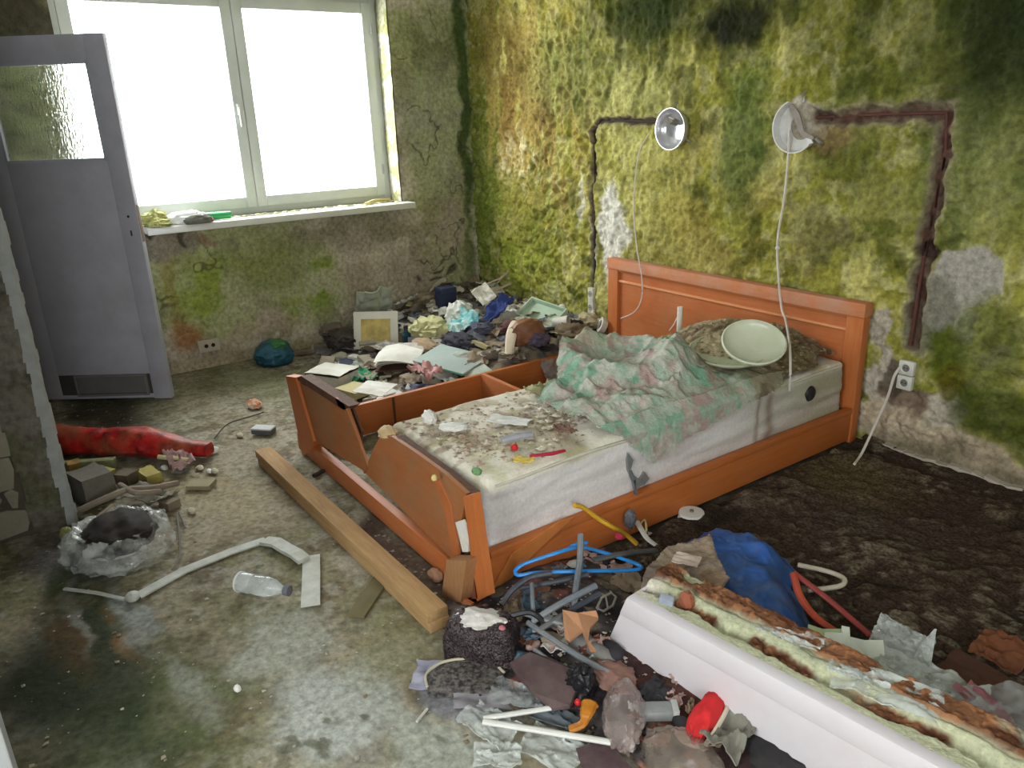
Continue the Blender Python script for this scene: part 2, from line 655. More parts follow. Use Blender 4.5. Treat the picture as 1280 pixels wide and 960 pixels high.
def seg_dist(pts):
    d = np.full(X.shape, 9.0)
    Xw = X + (fbm(X, Z, 1, .08, 3, 71) - .5) * .05
    Zw = Z + (fbm(X, Z, 8, .08, 3, 72) - .5) * .05
    for (a, b_), (e, f) in zip(pts[:-1], pts[1:]):
        L2 = (e - a) ** 2 + (f - b_) ** 2
        t = np.clip(((Xw - a) * (e - a) + (Zw - b_) * (f - b_)) / L2, 0, 1)
        d = np.minimum(d, np.hypot(Xw - a - t * (e - a), Zw - b_ - t * (f - b_)))
    return d


ch_l = [wp(*p) for p in ((818, 152), (780, 151), (750, 153), (741, 163), (741, 260), (741, 362))]
ch_r = [wp(*p) for p in ((1018, 147), (1100, 143), (1182, 141), (1180, 190), (1166, 260), (1153, 320), (1144, 380), (1136, 432))]
for pts, w, dark in ((ch_l, .017, (58, 46, 36)), (ch_r, .028, (86, 58, 48))):
    d = seg_dist(pts)
    lay((152, 140, 116), sstep(w * 1.9, w * 1.1, d) * .7)
    lay((120, 102, 86), sstep(w * 1.15, w * .8, d) * .9)
    lay(dark, sstep(w * .8, w * .4, d) * .9 * (.55 + .45 * sstep(.4, .55, n_fin)))
    D -= sstep(w * 1.3, w * .6, d) * .026
knot = blob(*wp(1155, 316), .05, .05, .3)
lay((78, 60, 52), knot * .9)
D -= knot * .03
knot2 = blob(*wp(742, 268), .02, .05, .4)
lay((104, 78, 56), knot2 * .9)
edge = sstep(0, .12, Z) * sstep(2.6, 2.5, Z)
D = D * edge
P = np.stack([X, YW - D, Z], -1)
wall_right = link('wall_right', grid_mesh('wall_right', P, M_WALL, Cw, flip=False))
wall_right['kind'] = 'structure'
mbw = MB().box((XW - .2, YW + .07, 0), (1.6, YW + .25, 2.6))
mbw.build('masonry', M_PLAIN, wall_right)
m_conduit = mk('rusty_conduit', (98, 52, 44), (60, 44, 40), .8, 20, rough=.7)
MB().tube([(a, YW + .014, b_) for a, b_ in ch_r], .007, 8).build('conduit', m_conduit, wall_right)
MB().tube([(a, YW + .016, b_) for a, b_ in ch_l], .006, 8).build('conduit', mk('dark_conduit', (60, 52, 44)), wall_right)
# broken foot of the plaster, a pale ragged strip along the floor
tr = MB()
xx = np.linspace(-1.8, 1.6, 70)
for i in range(len(xx) - 1):
    h0, h1 = (.018 + .016 * random.random() for _ in range(2))
    tr.prism([(xx[i], YW - .035, 0), (xx[i + 1], YW - .035, 0), (xx[i + 1], YW - .035, h1), (xx[i], YW - .035, h0)], (0, .05, 0))
o = tr.build('baseboard_right', mk('pale_plaster_edge', (186, 178, 164), (150, 140, 124), .7, 12), smooth=0)
o['kind'] = 'structure'

# ------------------------------------------------------------------ the window wall
OY0, OY1, OZ0, OZ1 = .60, 2.62, .95, 2.32
ys = np.unique(np.concatenate([np.linspace(-1.6, .3, 40), np.linspace(.3, YW + .1, 420), [OY0, OY1]]))
zs = np.unique(np.concatenate([np.linspace(0, 2.35, 330), np.linspace(2.38, 2.6, 5), [OZ0, OZ1]]))
Yg, Z = np.meshgrid(ys, zs, indexing='ij')
Cw = np.zeros(Yg.shape + (3,))
Cw[:] = c(212, 202, 182)
blob, lay, Y2, Z2 = painter(Yg, Z, Cw, 13)
n_big = fbm(Yg, Z, 0, 0.5, 5, 111)
n_mid = fbm(Yg, Z, 3, 0.15, 5, 121)
n_fin = fbm(Yg, Z, 5, 0.04, 4, 131)
lay((168, 176, 114), sstep(.42, .62, n_big) * .75)
lay((150, 140, 124), sstep(.52, .66, n_mid) * .6)
lay((156, 160, 108), sstep(.55, .7, n_mid) * .35)


def gb(px, py, ra, rb, col, w=1.0, soft=.5, tex=None):
    p = onx(px, py, XW)
    m = blob(p.y, p.z, ra, rb, soft) * w
    lay(col, m if tex is None else m * tex)


tx1 = .4 + .6 * sstep(.35, .6, n_mid)
gb(270, 370, .34, .3, (150, 166, 66), .9, .6, tx1)
gb(390, 360, .3, .3, (146, 166, 68), .9, .6, tx1)
gb(340, 340, .3, .25, (140, 150, 84), .8, .6)
gb(230, 425, .12, .14, (160, 108, 58), .85, .6)
gb(215, 350, .06, .3, (150, 140, 70), .7, .6)
gb(215, 305, .16, .1, (150, 140, 124), .9, .3)
gb(260, 300, .1, .06, (164, 134, 112), .8, .4)
gb(440, 290, .5, .15, (156, 150, 130), .6, .7)
gb(270, 440, .22, .1, (176, 164, 146), .8, .5)
gb(330, 410, .3, .09, (190, 170, 148), .7, .5)
gb(450, 350, .16, .2, (176, 160, 138), .7, .6)
gb(520, 350, .3, .3, (178, 164, 148), .8, .6)
gb(560, 290, .16, .25, (184, 168, 152), .8, .6)
gb(540, 60, .3, .3, (122, 130, 84), .8, .6, tx1)
gb(540, 160, .3, .5, (176, 180, 156), .7, .6, tx1)
gb(578, 120, .07, 1.2, (66, 88, 34), .9, .5)
gb(586, 320, .08, .3, (96, 106, 46), .6, .6)
lay((70, 62, 50), sstep(.66, .56, Y2) * sstep(1.85, 2.0, Z2) * .92)  # backlit dark of the wall beside the window, put into its colour
lay((160, 142, 114), sstep(.14, .0, Z2 + (n_mid - .5) * .1) * .7)
crk = sstep(.012, .004, np.abs(fbm(Yg, Z, 2, .35, 4, 141) - .5)) * sstep(.5, .6, n_big)
lay((84, 74, 58), crk * .7)
D = (n_mid - .5) * .012 + (n_fin - .5) * .008 + (n_big - .5) * .02
hole = np.zeros_like(D)
for px, py, ra, rb in ((524, 345, .022, .06), (548, 338, .05, .02), (548, 352, .06, .02), (562, 345, .025, .05), (224, 308, .02, .05), (196, 298, .05, .012)):
    p = onx(px, py, XW)
    h = blob(p.y, p.z, ra, rb, .4)
    hole = np.maximum(hole, h)
lay((92, 82, 68), hole * .8)
p = onx(548, 345, XW)
lay((176, 166, 148), blob(p.y, p.z, .04, .025, .3) * .9)
D -= hole * .02
wins = (Yg[:-1, :-1] >= OY0 - 1e-6) & (Yg[1:, :-1] <= OY1 + 1e-6) & (Z[:-1, :-1] >= OZ0 - 1e-6) & (Z[:-1, 1:] <= OZ1 + 1e-6)
fade = np.minimum(sstep(0, .05, Z), np.clip(np.maximum.reduce([(OY0 - Yg) / .04, (Yg - OY1) / .04, (OZ0 - Z) / .04, (Z - OZ1) / .04]), 0, 1))
P = np.stack([XW + D * fade, Yg, Z], -1)
wall_back = link('wall_back', grid_mesh('wall_back', P, M_WALL, Cw, mask=~wins, flip=False))
wall_back['kind'] = 'structure'
mb = MB()
for a, b_ in (((-1.8, 0), (OY0, 2.6)), ((OY1, 0), (3.5, 2.6)), ((OY0, 0), (OY1, OZ0)), ((OY0, OZ1), (OY1, 2.6))):
    mb.box((XW - .40, a[0], a[1]), (XW - .02, b_[0], b_[1]))
mb.build('masonry', M_PLAIN, wall_back, smooth=0)
# ragged reveal at the right side of the opening
zz = np.linspace(OZ0, OZ1, 60)
dd = np.linspace(0, .17, 8)
Dg, Zg = np.meshgrid(dd, zz, indexing='ij')
nn = fbm(Dg, Zg, 0, .07, 4, 151)
Cr = np.zeros(Dg.shape + (3,))
Cr[:] = c(226, 222, 206)
blob_, lay_, _, _ = painter(Dg, Zg, Cr, 17, .04)
lay_((170, 168, 96), sstep(.5, .62, nn) * .8)
lay_((120, 122, 60), sstep(1.9, 2.2, Zg) * .6)
Pr = np.stack([XW - Dg, OY1 - .004 - .014 * nn * np.sin(np.pi * Dg / .17) - .01 * nn, Zg], -1)
link('reveal', grid_mesh('reveal', Pr, M_WALL, Cr, flip=True), None, wall_back)

# window_1: outer frame, two sashes with panes and a handle, the inner sill
w1 = setting('window_1', (XW - .17, OY0, OZ0))
W0 = Vector((XW - .17, OY0, OZ0))
XF = XW - .17


def frame_mb(y0, y1, z0, z1, w, x0, x1, bev=.006):
    m = MB()
    m.box((x0, y0, z0), (x1, y0 + w, z1), bev)
    m.box((x0, y1 - w, z0), (x1, y1, z1), bev)
    m.box((x0, y0 + w, z0), (x1, y1 - w, z0 + w), bev)
    m.box((x0, y0 + w, z1 - w), (x1, y1 - w, z1), bev)
    return m


frame_mb(OY0, OY1, OZ0 - .01, OZ1, .055, XF - .07, XF - .005).build('window_frame', M_WHITE, w1, W0)
for k, (y0, y1) in enumerate(((.652, 1.617), (1.620, 2.568))):
    s = frame_mb(y0, y1, OZ0 + .04, OZ1 - .05, .068, XF - .055, XF + .012).build('sash', M_WHITE, w1, W0)
    MB().box((XF - .025, y0 + .06, OZ0 + .1), (XF - .019, y1 - .06, OZ1 - .11)).build('pane', M_GLASS, s, W0, smooth=0)
    if k == 0:
        h = MB().box((XF + .012, y1 - .048, 1.57), (XF + .026, y1 - .022, 1.64), .004)
        h.box((XF + .026, y1 - .043, 1.50), (XF + .044, y1 - .027, 1.62), .005)
        h.build('handle', mk('white_handle', (224, 224, 220), rough=.35), s, W0)
    else:
        for zc in (1.14, 2.08):
            MB().tube([(XF + .016, y1 - .006, zc), (XF + .016, y1 - .006, zc + .07)], .008).build('hinge', M_METAL, s, W0)
zz = np.linspace(.86, 2.665, 50)
sl = MB().box((XW - .17, .86, .905), (XW + .12, 2.665, .948), .008)
sl.build('window_sill', mk('white_sill', (226, 226, 218), (190, 190, 176), .6, 6, rough=.6, bump=.2), w1, W0)

# the unseen shell: ceiling, back and near walls with a window for the light inferred from behind and an added fill window, bathroom partition
MB().box((XW - .4, -1.8, 2.6), (1.8, 3.5, 2.75)).build('ceiling', M_CEIL, smooth=0)['kind'] = 'structure'
mb = MB()
for y0, y1, z0, z1 in ((-1.8, -1.2, 0, 2.6), (.2, 3.5, 0, 2.6), (-1.2, .2, 0, 1.0), (-1.2, .2, 2.2, 2.6)):
    mb.box((1.6, y0, z0), (1.8, y1, z1))
mb.build('wall_rear', M_BOUNCE, smooth=0)['kind'] = 'structure'
mb = MB()
for x0, x1, z0, z1 in ((XW - .4, -1.05, 0, 2.6), (.15, 1.6, 0, 2.6), (-1.05, .15, 0, .8), (-1.05, .15, 2.3, 2.6)):
    mb.box((x0, -1.8, z0), (x1, -1.6, z1))
mb.build('wall_front', M_BOUNCE, smooth=0)['kind'] = 'structure'
w2 = setting('window_2', (-1.05, -1.7, .8))
m = MB()
for x0, x1 in ((-1.05, -.98), (-.485, -.415), (.08, .15)):
    m.box((x0, -1.74, .8), (x1, -1.68, 2.3), .004)
for z0, z1 in ((.8, .87), (2.23, 2.3)):
    m.box((-1.05, -1.735, z0), (.15, -1.685, z1), .004)
m.build('window_frame', M_WHITE, w2, (-1.05, -1.7, .8))
for x0, x1 in ((-.98, -.485), (-.415, .08)):
    MB().box((x0, -1.712, .87), (x1, -1.708, 2.23)).build('pane', M_GLASS, w2, (-1.05, -1.7, .8), smooth=0)
w3 = setting('fill_window', (1.7, -1.2, 1.0))  # unseen window, added to bring fill light onto window wall and door
m = MB()
for y0, y1 in ((-1.2, -1.14), (-.53, -.47), (.14, .2)):
    m.box((1.68, y0, 1.0), (1.74, y1, 2.2), .004)
for z0, z1 in ((1.0, 1.06), (2.14, 2.2)):
    m.box((1.685, -1.2, z0), (1.735, .2, z1), .004)
m.build('window_frame', M_WHITE, w3, (1.7, -1.2, 1.0))
for y0, y1 in ((-1.14, -.53), (-.47, .14)):
    MB().box((1.708, y0, 1.06), (1.712, y1, 2.14)).build('pane', M_GLASS, w3, (1.7, -1.2, 1.0), smooth=0)
SX, SY = -3.31, .094
mb = MB()
mb.box((SX - .10, -1.6, 0), (SX - .012, SY - .004, 2.6))
mb.box((-4.25, SY - .1, 0), (SX - .012, SY - .004, 2.6))
mb.box((-5.08, SY - .1, 2.03), (-4.25, SY - .004, 2.6))
mb.box((XW, SY - .1, 0), (-5.08, SY - .004, 2.6))
wall_left = mb.build('wall_left', mk('dark_joint_mortar', (92, 86, 74), (66, 62, 52), .8, 12, bump=.5), smooth=0)
wall_left['kind'] = 'structure'
# remaining plaster skin of the partition end, pale arris strip and bare blocks in the scar
zz = np.linspace(0, 2.6, 260)
yy = np.linspace(-1.6, SY, 180)
Yg, Z = np.meshgrid(yy, zz, indexing='ij')
nn = fbm(Yg, Z, 0, .12, 4, 161)
Cs = np.zeros(Yg.shape + (3,))
Cs[:] = c(126, 122, 112)
blob, lay, _, _ = painter(Yg, Z, Cs, 18, .05)
lay((96, 92, 78), sstep(.45, .65, nn) * .8)
lay((104, 106, 74), sstep(.5, .65, fbm(Yg, Z, 4, .3, 4, 171)) * .7)
lim = -.045 - .06 * np.clip((Z - .2), 0, .8) * .4 + (nn - .5) * .05
bare = (Yg < lim) & (Z < 1.25) & (Yg > -.6)
msk = ~(bare[:-1, :-1] & bare[1:, 1:])
Ps = np.stack([SX + (nn - .5) * .006 * (Yg < SY - .01), Yg, Z], -1)
link('plaster', grid_mesh('plaster', Ps, M_WALL, Cs, mask=msk, flip=False), None, wall_left)
ed = MB()
for i in range(60):
    z0, z1 = i * 2.6 / 60, (i + 1) * 2.6 / 60
    w = .028 + .012 * random.random()
    ed.prism([(SX + .002, SY - w, z0), (SX + .006, SY - .002, z0), (SX + .006, SY - .002, z1), (SX + .002, SY - w + .006 * random.random(), z1)], (-.014, .012 + .006 * random.random(), 0))
ed.build('plaster_arris', mk('pale_arris', (166, 168, 172), (130, 132, 120), .7, 14), wall_left, smooth=0)
m_blk = mk('pale_block', (150, 144, 130), (120, 112, 98), .8, 9, bump=.5)
rb = random.Random(5)
zc = .01
while zc < 1.25:
    h = rb.uniform(.07, .15)
    y1 = SY - .115 - rb.uniform(0, .035) - (zc > .7) * .03
    while y1 > -.6:
        w = rb.uniform(.06, .16)
        g = .004
        q = [(SX - .012, y1 - w + g + rb.uniform(0, .02), zc + g), (SX - .012, y1 - rb.uniform(0, .03), zc + g + rb.uniform(-.004, .012)), (SX - .012, y1 - rb.uniform(0, .02), zc + h * .6), (SX - .012, y1 - rb.uniform(0, .03), zc + h - rb.uniform(0, .02)), (SX - .012, y1 - w * .5, zc + h - rb.uniform(-.008, .008)), (SX - .012, y1 - w + g + rb.uniform(0, .015), zc + h - rb.uniform(0, .02))]
        MB().prism(q, (.006 + rb.uniform(0, .006), 0, 0)).build('brick', m_blk, wall_left, smooth=0)
        y1 -= w
    zc += h
# entry partition whose pale jamb just shows at the photo's lower left corner
MB().box((-1.86, -1.6, 0), (-1.80, -.25, 2.6)).build('wall_entry', M_PLAIN, smooth=0)['kind'] = 'structure'
MB().box((-1.87, -.25, 0), (-1.785, -.182, 2.15), .004).build('trim_1', mk('grey_jamb', (178, 182, 184), (150, 152, 150), .5, 6, rough=.5), smooth=0)['kind'] = 'structure'

# ------------------------------------------------------------------ floor
xs = np.concatenate([np.linspace(XW - .1, -.5, 640), np.linspace(-.45, 1.7, 30)])
ys = np.concatenate([np.linspace(-1.7, -.35, 30), np.linspace(-.33, YW + .1, 500)])
X, Y = np.meshgrid(xs, ys, indexing='ij')
Cf = np.zeros(X.shape + (3,))
Cf[:] = c(164, 154, 132)
blob, lay, X2, Y2 = painter(X, Y, Cf, 23, .14, .3)
n_big = fbm(X, Y, 0, 0.6, 5, 211)
n_mid = fbm(X, Y, 3, 0.18, 5, 221)
n_fin = fbm(X, Y, 5, 0.04, 4, 231)
lay((136, 132, 98), sstep(.42, .65, n_big) * .8)
lay((186, 180, 164), sstep(.5, .7, n_mid) * .6)
lay((112, 96, 74), sstep(.54, .68, fbm(X, Y, 8, .14, 5, 241)) * .7)
lay((96, 92, 68), sstep(.56, .66, n_fin) * .55)
lay((184, 180, 166), sstep(.6, .7, fbm(X, Y, 18, .05, 4, 245)) * .5)


def fb(px, py, ra, rb, col, w=1.0, soft=.6, tex=None):
    p = at(px, py)
    m = blob(p.x, p.y, ra, rb, soft) * w
    lay(col, m if tex is None else m * tex)


tx1 = .35 + .65 * sstep(.35, .6, n_mid)
tx2 = sstep(.42, .56, n_mid)
fb(280, 620, .5, .22, (176, 162, 130), .75, .7)
fb(230, 480, .6, .3, (132, 126, 98), .7, .7, tx1)
fb(340, 480, .5, .3, (146, 146, 112), .6, .7)
fb(260, 470, .3, .12, (96, 96, 58), .6, .7, tx2)
fb(130, 510, .6, .28, (52, 46, 34), .92, .6)  # shadow under the open door, painted into the floor colour
fb(310, 560, .25, .2, (164, 156, 134), .6, .6)
fb(110, 765, .40, .15, (44, 60, 28), .92, .6, .4 + .6 * tx1)
fb(60, 860, .42, .26, (36, 46, 26), .97, .8)
fb(160, 910, .38, .26, (46, 60, 30), .92, .8, .5 + .5 * tx1)
fb(250, 860, .3, .2, (92, 102, 62), .8, .7, tx1)
fb(80, 800, .3, .07, (92, 70, 40), .8, .6, tx1)
fb(150, 790, .2, .04, (156, 110, 64), .6, .6, tx2)
fb(60, 700, .34, .14, (72, 66, 70), .85, .6)
fb(130, 705, .2, .1, (98, 90, 94), .7, .6)
fb(160, 770, .24, .05, (158, 164, 162), .8, .5)
fb(60, 735, .12, .05, (70, 88, 50), .7, .6)
fb(420, 910, .34, .16, (190, 194, 188), .9, .4, tx1)
fb(470, 870, .2, .12, (182, 186, 178), .85, .5)
fb(350, 800, .2, .14, (166, 168, 154), .8, .5, tx1)
fb(560, 940, .2, .1, (178, 182, 172), .85, .5)
fb(90, 770, .3, .03, (150, 152, 146), .7, .5, tx1)
fb(250, 850, .16, .08, (160, 162, 152), .7, .5, tx1)
fb(480, 800, .25, .16, (140, 138, 104), .7, .7)
fb(620, 880, .14, .06, (154, 154, 158), .9, .5)
fb(585, 870, .14, .06, (150, 150, 156), .9, .5)
fb(540, 720, .5, .1, (86, 62, 52), .8, .6, tx1)
fb(480, 660, .35, .12, (74, 52, 40), .9, .6, tx1)
fb(530, 690, .3, .12, (112, 92, 84), .6, .6)
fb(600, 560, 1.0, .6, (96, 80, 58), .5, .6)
for px, py, s in ((355, 710 + 205, .03), (240 + 320, 917, .02), (345, 930, .04), (380, 935, .04), (400, 935, .03), (390, 945, .04), (415, 898, .03), (475, 918, .02), (360, 928, .03)):
    fb(px, py, s, s * .5, (104, 104, 84), .8, .4)
fb(1000, 640, 1.6, 1.2, (70, 60, 50), .9, .4)
D = (n_mid - .5) * .010 + (n_fin - .5) * .005 + (n_big - .5) * .006
P = np.stack([X, Y, D - .004], -1)
floor = link('floor', grid_mesh('floor', P, M_FLOOR, Cf, flip=False))
floor['kind'] = 'structure'
MB().box((XW - .4, -1.8, -.2), (1.8, 3.5, -.03)).build('slab', M_PLAIN, floor, smooth=0)

# ------------------------------------------------------------------ rotted carpet right of the bed
xs = np.linspace(-1.86, 1.2, 330)
ys = np.linspace(1.35, 3.235, 260)
X, Y = np.meshgrid(xs, ys, indexing='ij')
Cc = np.zeros(X.shape + (3,))
Cc[:] = c(80, 66, 56)
blob, lay, X2, Y2 = painter(X, Y, Cc, 33, .08, .2)
n_mid = fbm(X, Y, 3, 0.15, 5, 321)
n_fin = fbm(X, Y, 5, 0.035, 4, 331)
lay((112, 98, 82), sstep(.5, .62, n_mid) * sstep(.45, .6, n_fin) * .9)
lay((54, 44, 38), sstep(.54, .7, fbm(X, Y, 3, 0.3, 4, 341)) * .8)
lay((134, 124, 108), sstep(.6, .66, n_fin) * sstep(.5, .6, fbm(X, Y, 9, .25, 4, 351)) * .8)
p = at(1065, 605)
lay((112, 98, 66), blob(p.x, p.y, .3, .22, .8) * .7)
p = at(960, 640)
lay((118, 104, 90), blob(p.x, p.y, .5, .14, .8) * .5 * sstep(.4, .6, n_fin))
p = at(1080, 660)
lay((104, 96, 84), blob(p.x, p.y, .4, .1, .8) * .5 * sstep(.4, .6, n_fin))
wob = (fbm(X, Y, 0, .15, 4, 361) - .5) * .2
keep = (Y > 1.62 + wob - .22 * (X > -1.2)) & (X > -1.80 + wob * .15)
km = keep[:-1, :-1] & keep[1:, 1:]
Zc = .012 + .03 * n_mid * sstep(.3, .8, n_mid) + .02 * (n_fin - .4)
link_o = link('carpet', grid_mesh('carpet', np.stack([X, Y, np.maximum(Zc, .005)], -1), mk('rotted_pile', (120, 116, 112), attr=True, amt=.9, scale=90, rough=1.0, bump=.9, bscale=110, spec=.1, contrast=.15), Cc, mask=km))
tag(link_o, 'rotted dark brown carpet on the floor right of the bed', 'carpet')

# ------------------------------------------------------------------ door leaf standing open at the left
HX, HY = -5.12, .165
EX, EY = -4.674, .771
dl = math.hypot(EX - HX, EY - HY)
door = setting('door_1', (HX, HY, 0))
door.rotation_euler = (0, 0, math.atan2(EY - HY, EX - HX))
T2 = .04
st = MB()
st.box((0, -T2 / 2, .012), (.10, T2 / 2, 1.975), .003)
st.box((dl - .105, -T2 / 2, .004), (dl, T2 / 2, 1.975), .003)
st.box((.10, -T2 / 2, 1.845), (dl - .105, T2 / 2, 1.975), .003)
st.box((.10, -T2 / 2, .16), (dl - .105, T2 / 2, 1.36), .002)
st.box((.10, -T2 / 2, .012), (dl - .105, T2 / 2, .035), .002)
st.build('leaf', M_DOOR, door)
MB().box((.095, -.004, 1.355), (dl - .1, .004, 1.85)).build('pane', textured_glass(), door, smooth=0)
bead = MB()
for a, b_ in (((.10, 1.355), (dl - .105, 1.37)), ((.10, 1.835), (dl - .105, 1.85)), ((.10, 1.36), (.112, 1.845)), ((dl - .117, 1.36), (dl - .105, 1.845))):
    bead.box((a[0], -T2 / 2 - .004, a[1]), (b_[0], -.005, b_[1]))
bead.build('glazing_bead', M_DOOR, door, smooth=0)
gf = MB()
gf.box((.20, -T2 / 2 - .012, .03), (dl - .125, -T2 / 2 + .004, .042)).box((.20, -T2 / 2 - .012, .148), (dl - .125, -T2 / 2 + .004, .16))
gf.box((.20, -T2 / 2 - .012, .042), (.212, -T2 / 2 + .004, .148)).box((dl - .137, -T2 / 2 - .012, .042), (dl - .125, -T2 / 2 + .004, .148))
gr = gf.build('grille', mk('grey_grille', (120, 118, 116), (96, 94, 92), .6, 9), door, smooth=0)
MB().box((.10, -.012, .035), (dl - .105, .012, .16)).build('backing', mk('grille_backing', (74, 72, 70)), door, smooth=0)
for k in range(6):
    z = .048 + k * .0165
    MB().prism([(.212, -T2 / 2 - .008, z), (dl - .137, -T2 / 2 - .008, z), (dl - .137, -T2 / 2 + .006, z + .012), (.212, -T2 / 2 + .006, z + .012)], (0, .002, .002)).build('slat', MATS['grey_grille'], gr, smooth=0)
hm = MB()
hm.tube([(dl - .05, -T2 / 2 - .001, 1.06), (dl - .05, -T2 / 2 + .006, 1.06)], .007, 10)
hm.box((dl - .054, -T2 / 2 - .002, .955), (dl - .046, -T2 / 2 + .004, .985))
hm.build('keyhole', M_BLACK, door)
MB().box((dl - .001, -.012, .92), (dl + .002, .012, 1.12)).build('lock_plate', mk('rusty_plate', (120, 96, 72), rough=.6), door, smooth=0)
for z in (.25, 1.7):
    MB().tube([(-.006, 0, z), (-.006, 0, z + .09)], .009).build('hinge', M_METAL, door)

# ------------------------------------------------------------------ the bed
BX0, BX1, BY0, BY1 = -3.42, -1.83, 1.10, 3.20
B0 = Vector((BX1, BY0, 0))
bed = thing('double_bed', 'broken orange veneer double bed with split footboard against the mossy wall', 'bed', B0)


def bp(mb, name, mat, parent=bed, smooth=.6):
    return mb.build(name, mat, parent, B0 if parent is bed else B0, smooth)


hb = bp(MB().box((-3.44, 3.185, .12), (-1.91, 3.20, .61)), 'headboard', M_OR_X)
bp(MB().box((-3.525, 3.165, 0), (-3.44, 3.215, .605), .004), 'headboard_post', M_OR_Z)
bp(MB().box((-1.915, 3.165, 0), (-1.83, 3.215, .612), .004), 'headboard_post', M_OR_Z)
bp(MB().box((-3.525, 3.155, .605), (-1.825, 3.222, .668), .006), 'top_rail', mk('dusty_top_rail', (196, 128, 88), (182, 110, 70), .8, 5, stretch=(1, 12, 12), dirt=.6, dirtcol=(186, 156, 138)))
bp(MB().box((-3.44, 3.170, .592), (-1.91, 3.187, .606), .003), 'moulding', M_OR_X)
bp(MB().box((-3.44, 3.172, .528), (-1.91, 3.187, .541), .004), 'moulding', mk('pale_moulding', (214, 150, 104), (198, 124, 74), .6, 6))
bp(MB().box((-3.44, 3.170, .15), (-1.91, 3.187, .19), .003), 'bottom_rail', M_OR_X)
# side rails
nr = bp(MB().box((-1.862, 1.15, .012), (-1.838, 3.165, .172), .003), 'side_rail', M_OR_Y)
bp(MB().box((-1.868, 1.15, .150), (-1.832, 3.165, .174), .004), 'rail_lip', M_OR_Y)
fr = bp(MB().box((-3.422, 1.16, .004), (-3.396, 3.17, .170), .003), 'side_rail', M_OR_Y)
bp(MB().box((-3.397, 1.58, .006), (-3.392, 1.592, .168)), 'rail_joint', M_DARKWOOD, smooth=0)
bp(MB().box((-3.396, 2.12, .02), (-2.60, 2.145, .178), .003), 'cross_rail', M_OR_X)
for y in (1.35, 1.75, 2.55, 2.95):
    bp(MB().box((-2.66, y, .0), (-1.87, y + .08, .06), .002), 'slat', M_PALEWOOD, smooth=0)
# footboard: low rail, two broken panels, the split posts
YF = 1.085
bp(MB().box((-3.44, YF - .003, .008), (-1.95, YF + .03, .092), .004), 'footboard_rail', M_OR_X)
bp(MB().box((-3.40, YF - .006, .090), (-1.95, YF + .03, .096), .004), 'rail_cap', M_OR_X)


def onf(px, py, y=YF):
    return ony(px, py, y)


def panel(pts, y, t, name, mat):
    return bp(MB().prism([onf(px, py, y) for px, py in pts], (0, t, 0)), name, mat, smooth=0)


panel([(386, 546), (366, 475), (400, 490), (433, 510), (446, 545), (458, 588), (457, 590)], YF, .014, 'footboard_panel', M_FOOT)
panel([(457, 592), (460, 577), (468, 558), (477, 543), (490, 546), (520, 566), (556, 592), (583, 617), (575, 660), (572, 706)], YF, .014, 'footboard_panel', M_FOOT)
panel([(500, 553), (525, 562), (562, 588), (590, 612), (600, 640), (600, 690), (560, 680)], YF + .045, .012, 'inner_panel', M_DARKWOOD)
panel([(375, 482), (408, 486), (440, 509), (452, 540), (448, 560), (400, 545)], YF + .035, .010, 'inner_panel', M_DARKWOOD)
panel([(419, 497), (430, 505), (444, 540), (460, 583), (455, 592), (440, 560)], YF - .004, .010, 'split_stile', M_FOOT)
panel([(369, 473), (376, 470), (436, 508), (430, 513)], YF - .004, .05, 'broken_edge', M_DARKWOOD)
panel([(484, 545), (496, 546), (590, 618), (584, 624)], YF + .012, .032, 'broken_edge', M_DARKWOOD)
panel([(357, 470), (369, 472), (392, 552), (388, 566), (378, 569)], YF - .012, .045, 'footboard_post', M_OR_Z)
panel([(540, 598), (548, 600), (562, 630), (574, 700), (566, 702), (556, 640)], YF - .005, .010, 'curved_stile', mk('dull_stile', (180, 106, 58), (150, 84, 46), .7, 9))
panel([(579, 621), (590, 618), (609, 745), (596, 752)], YF - .02, .03, 'footboard_post', M_OR_Z)
panel([(566, 645), (577, 640), (598, 740), (584, 735)], YF + .02, .02, 'broken_post', M_DARKWOOD)
panel([(569, 653), (578, 650), (586, 672), (585, 690), (578, 690), (573, 668)], YF - .012, .01, 'torn_veneer', mk('white_torn_laminate', (222, 220, 214), (190, 180, 168), .6, 30))
panel([(558, 700), (583, 701), (576, 752), (550, 757)], YF - .06, .05, 'broken_end', M_PALEWOOD)
panel([(581, 708), (590, 704), (597, 748), (580, 752)], YF - .02, .02, 'broken_end', mk('red_brown_wood', (128, 70, 46), (98, 54, 38), .8, 8))
panel([(572, 744), (590, 755), (588, 760), (568, 750)], YF - .05, .01, 'splinter', M_OR_X)
# a long splinter of veneer peeling off the near rail
bp(MB().prism([onx(612, 740, -1.834), onx(640, 690, -1.834), onx(700, 650, -1.834), onx(716, 646, -1.834), onx(668, 690, -1.834), onx(640, 720, -1.834)], (.006, 0, 0)), 'veneer_splinter', mk('pale_peeled_veneer', (198, 126, 66), (176, 100, 48), .7, 6), smooth=0)

# ------------------------------------------------------------------ mattress
MX0, MX1, MY0, MY1, MZ0, MZ1 = -2.56, -1.872, 1.165, 3.14, .07, .40


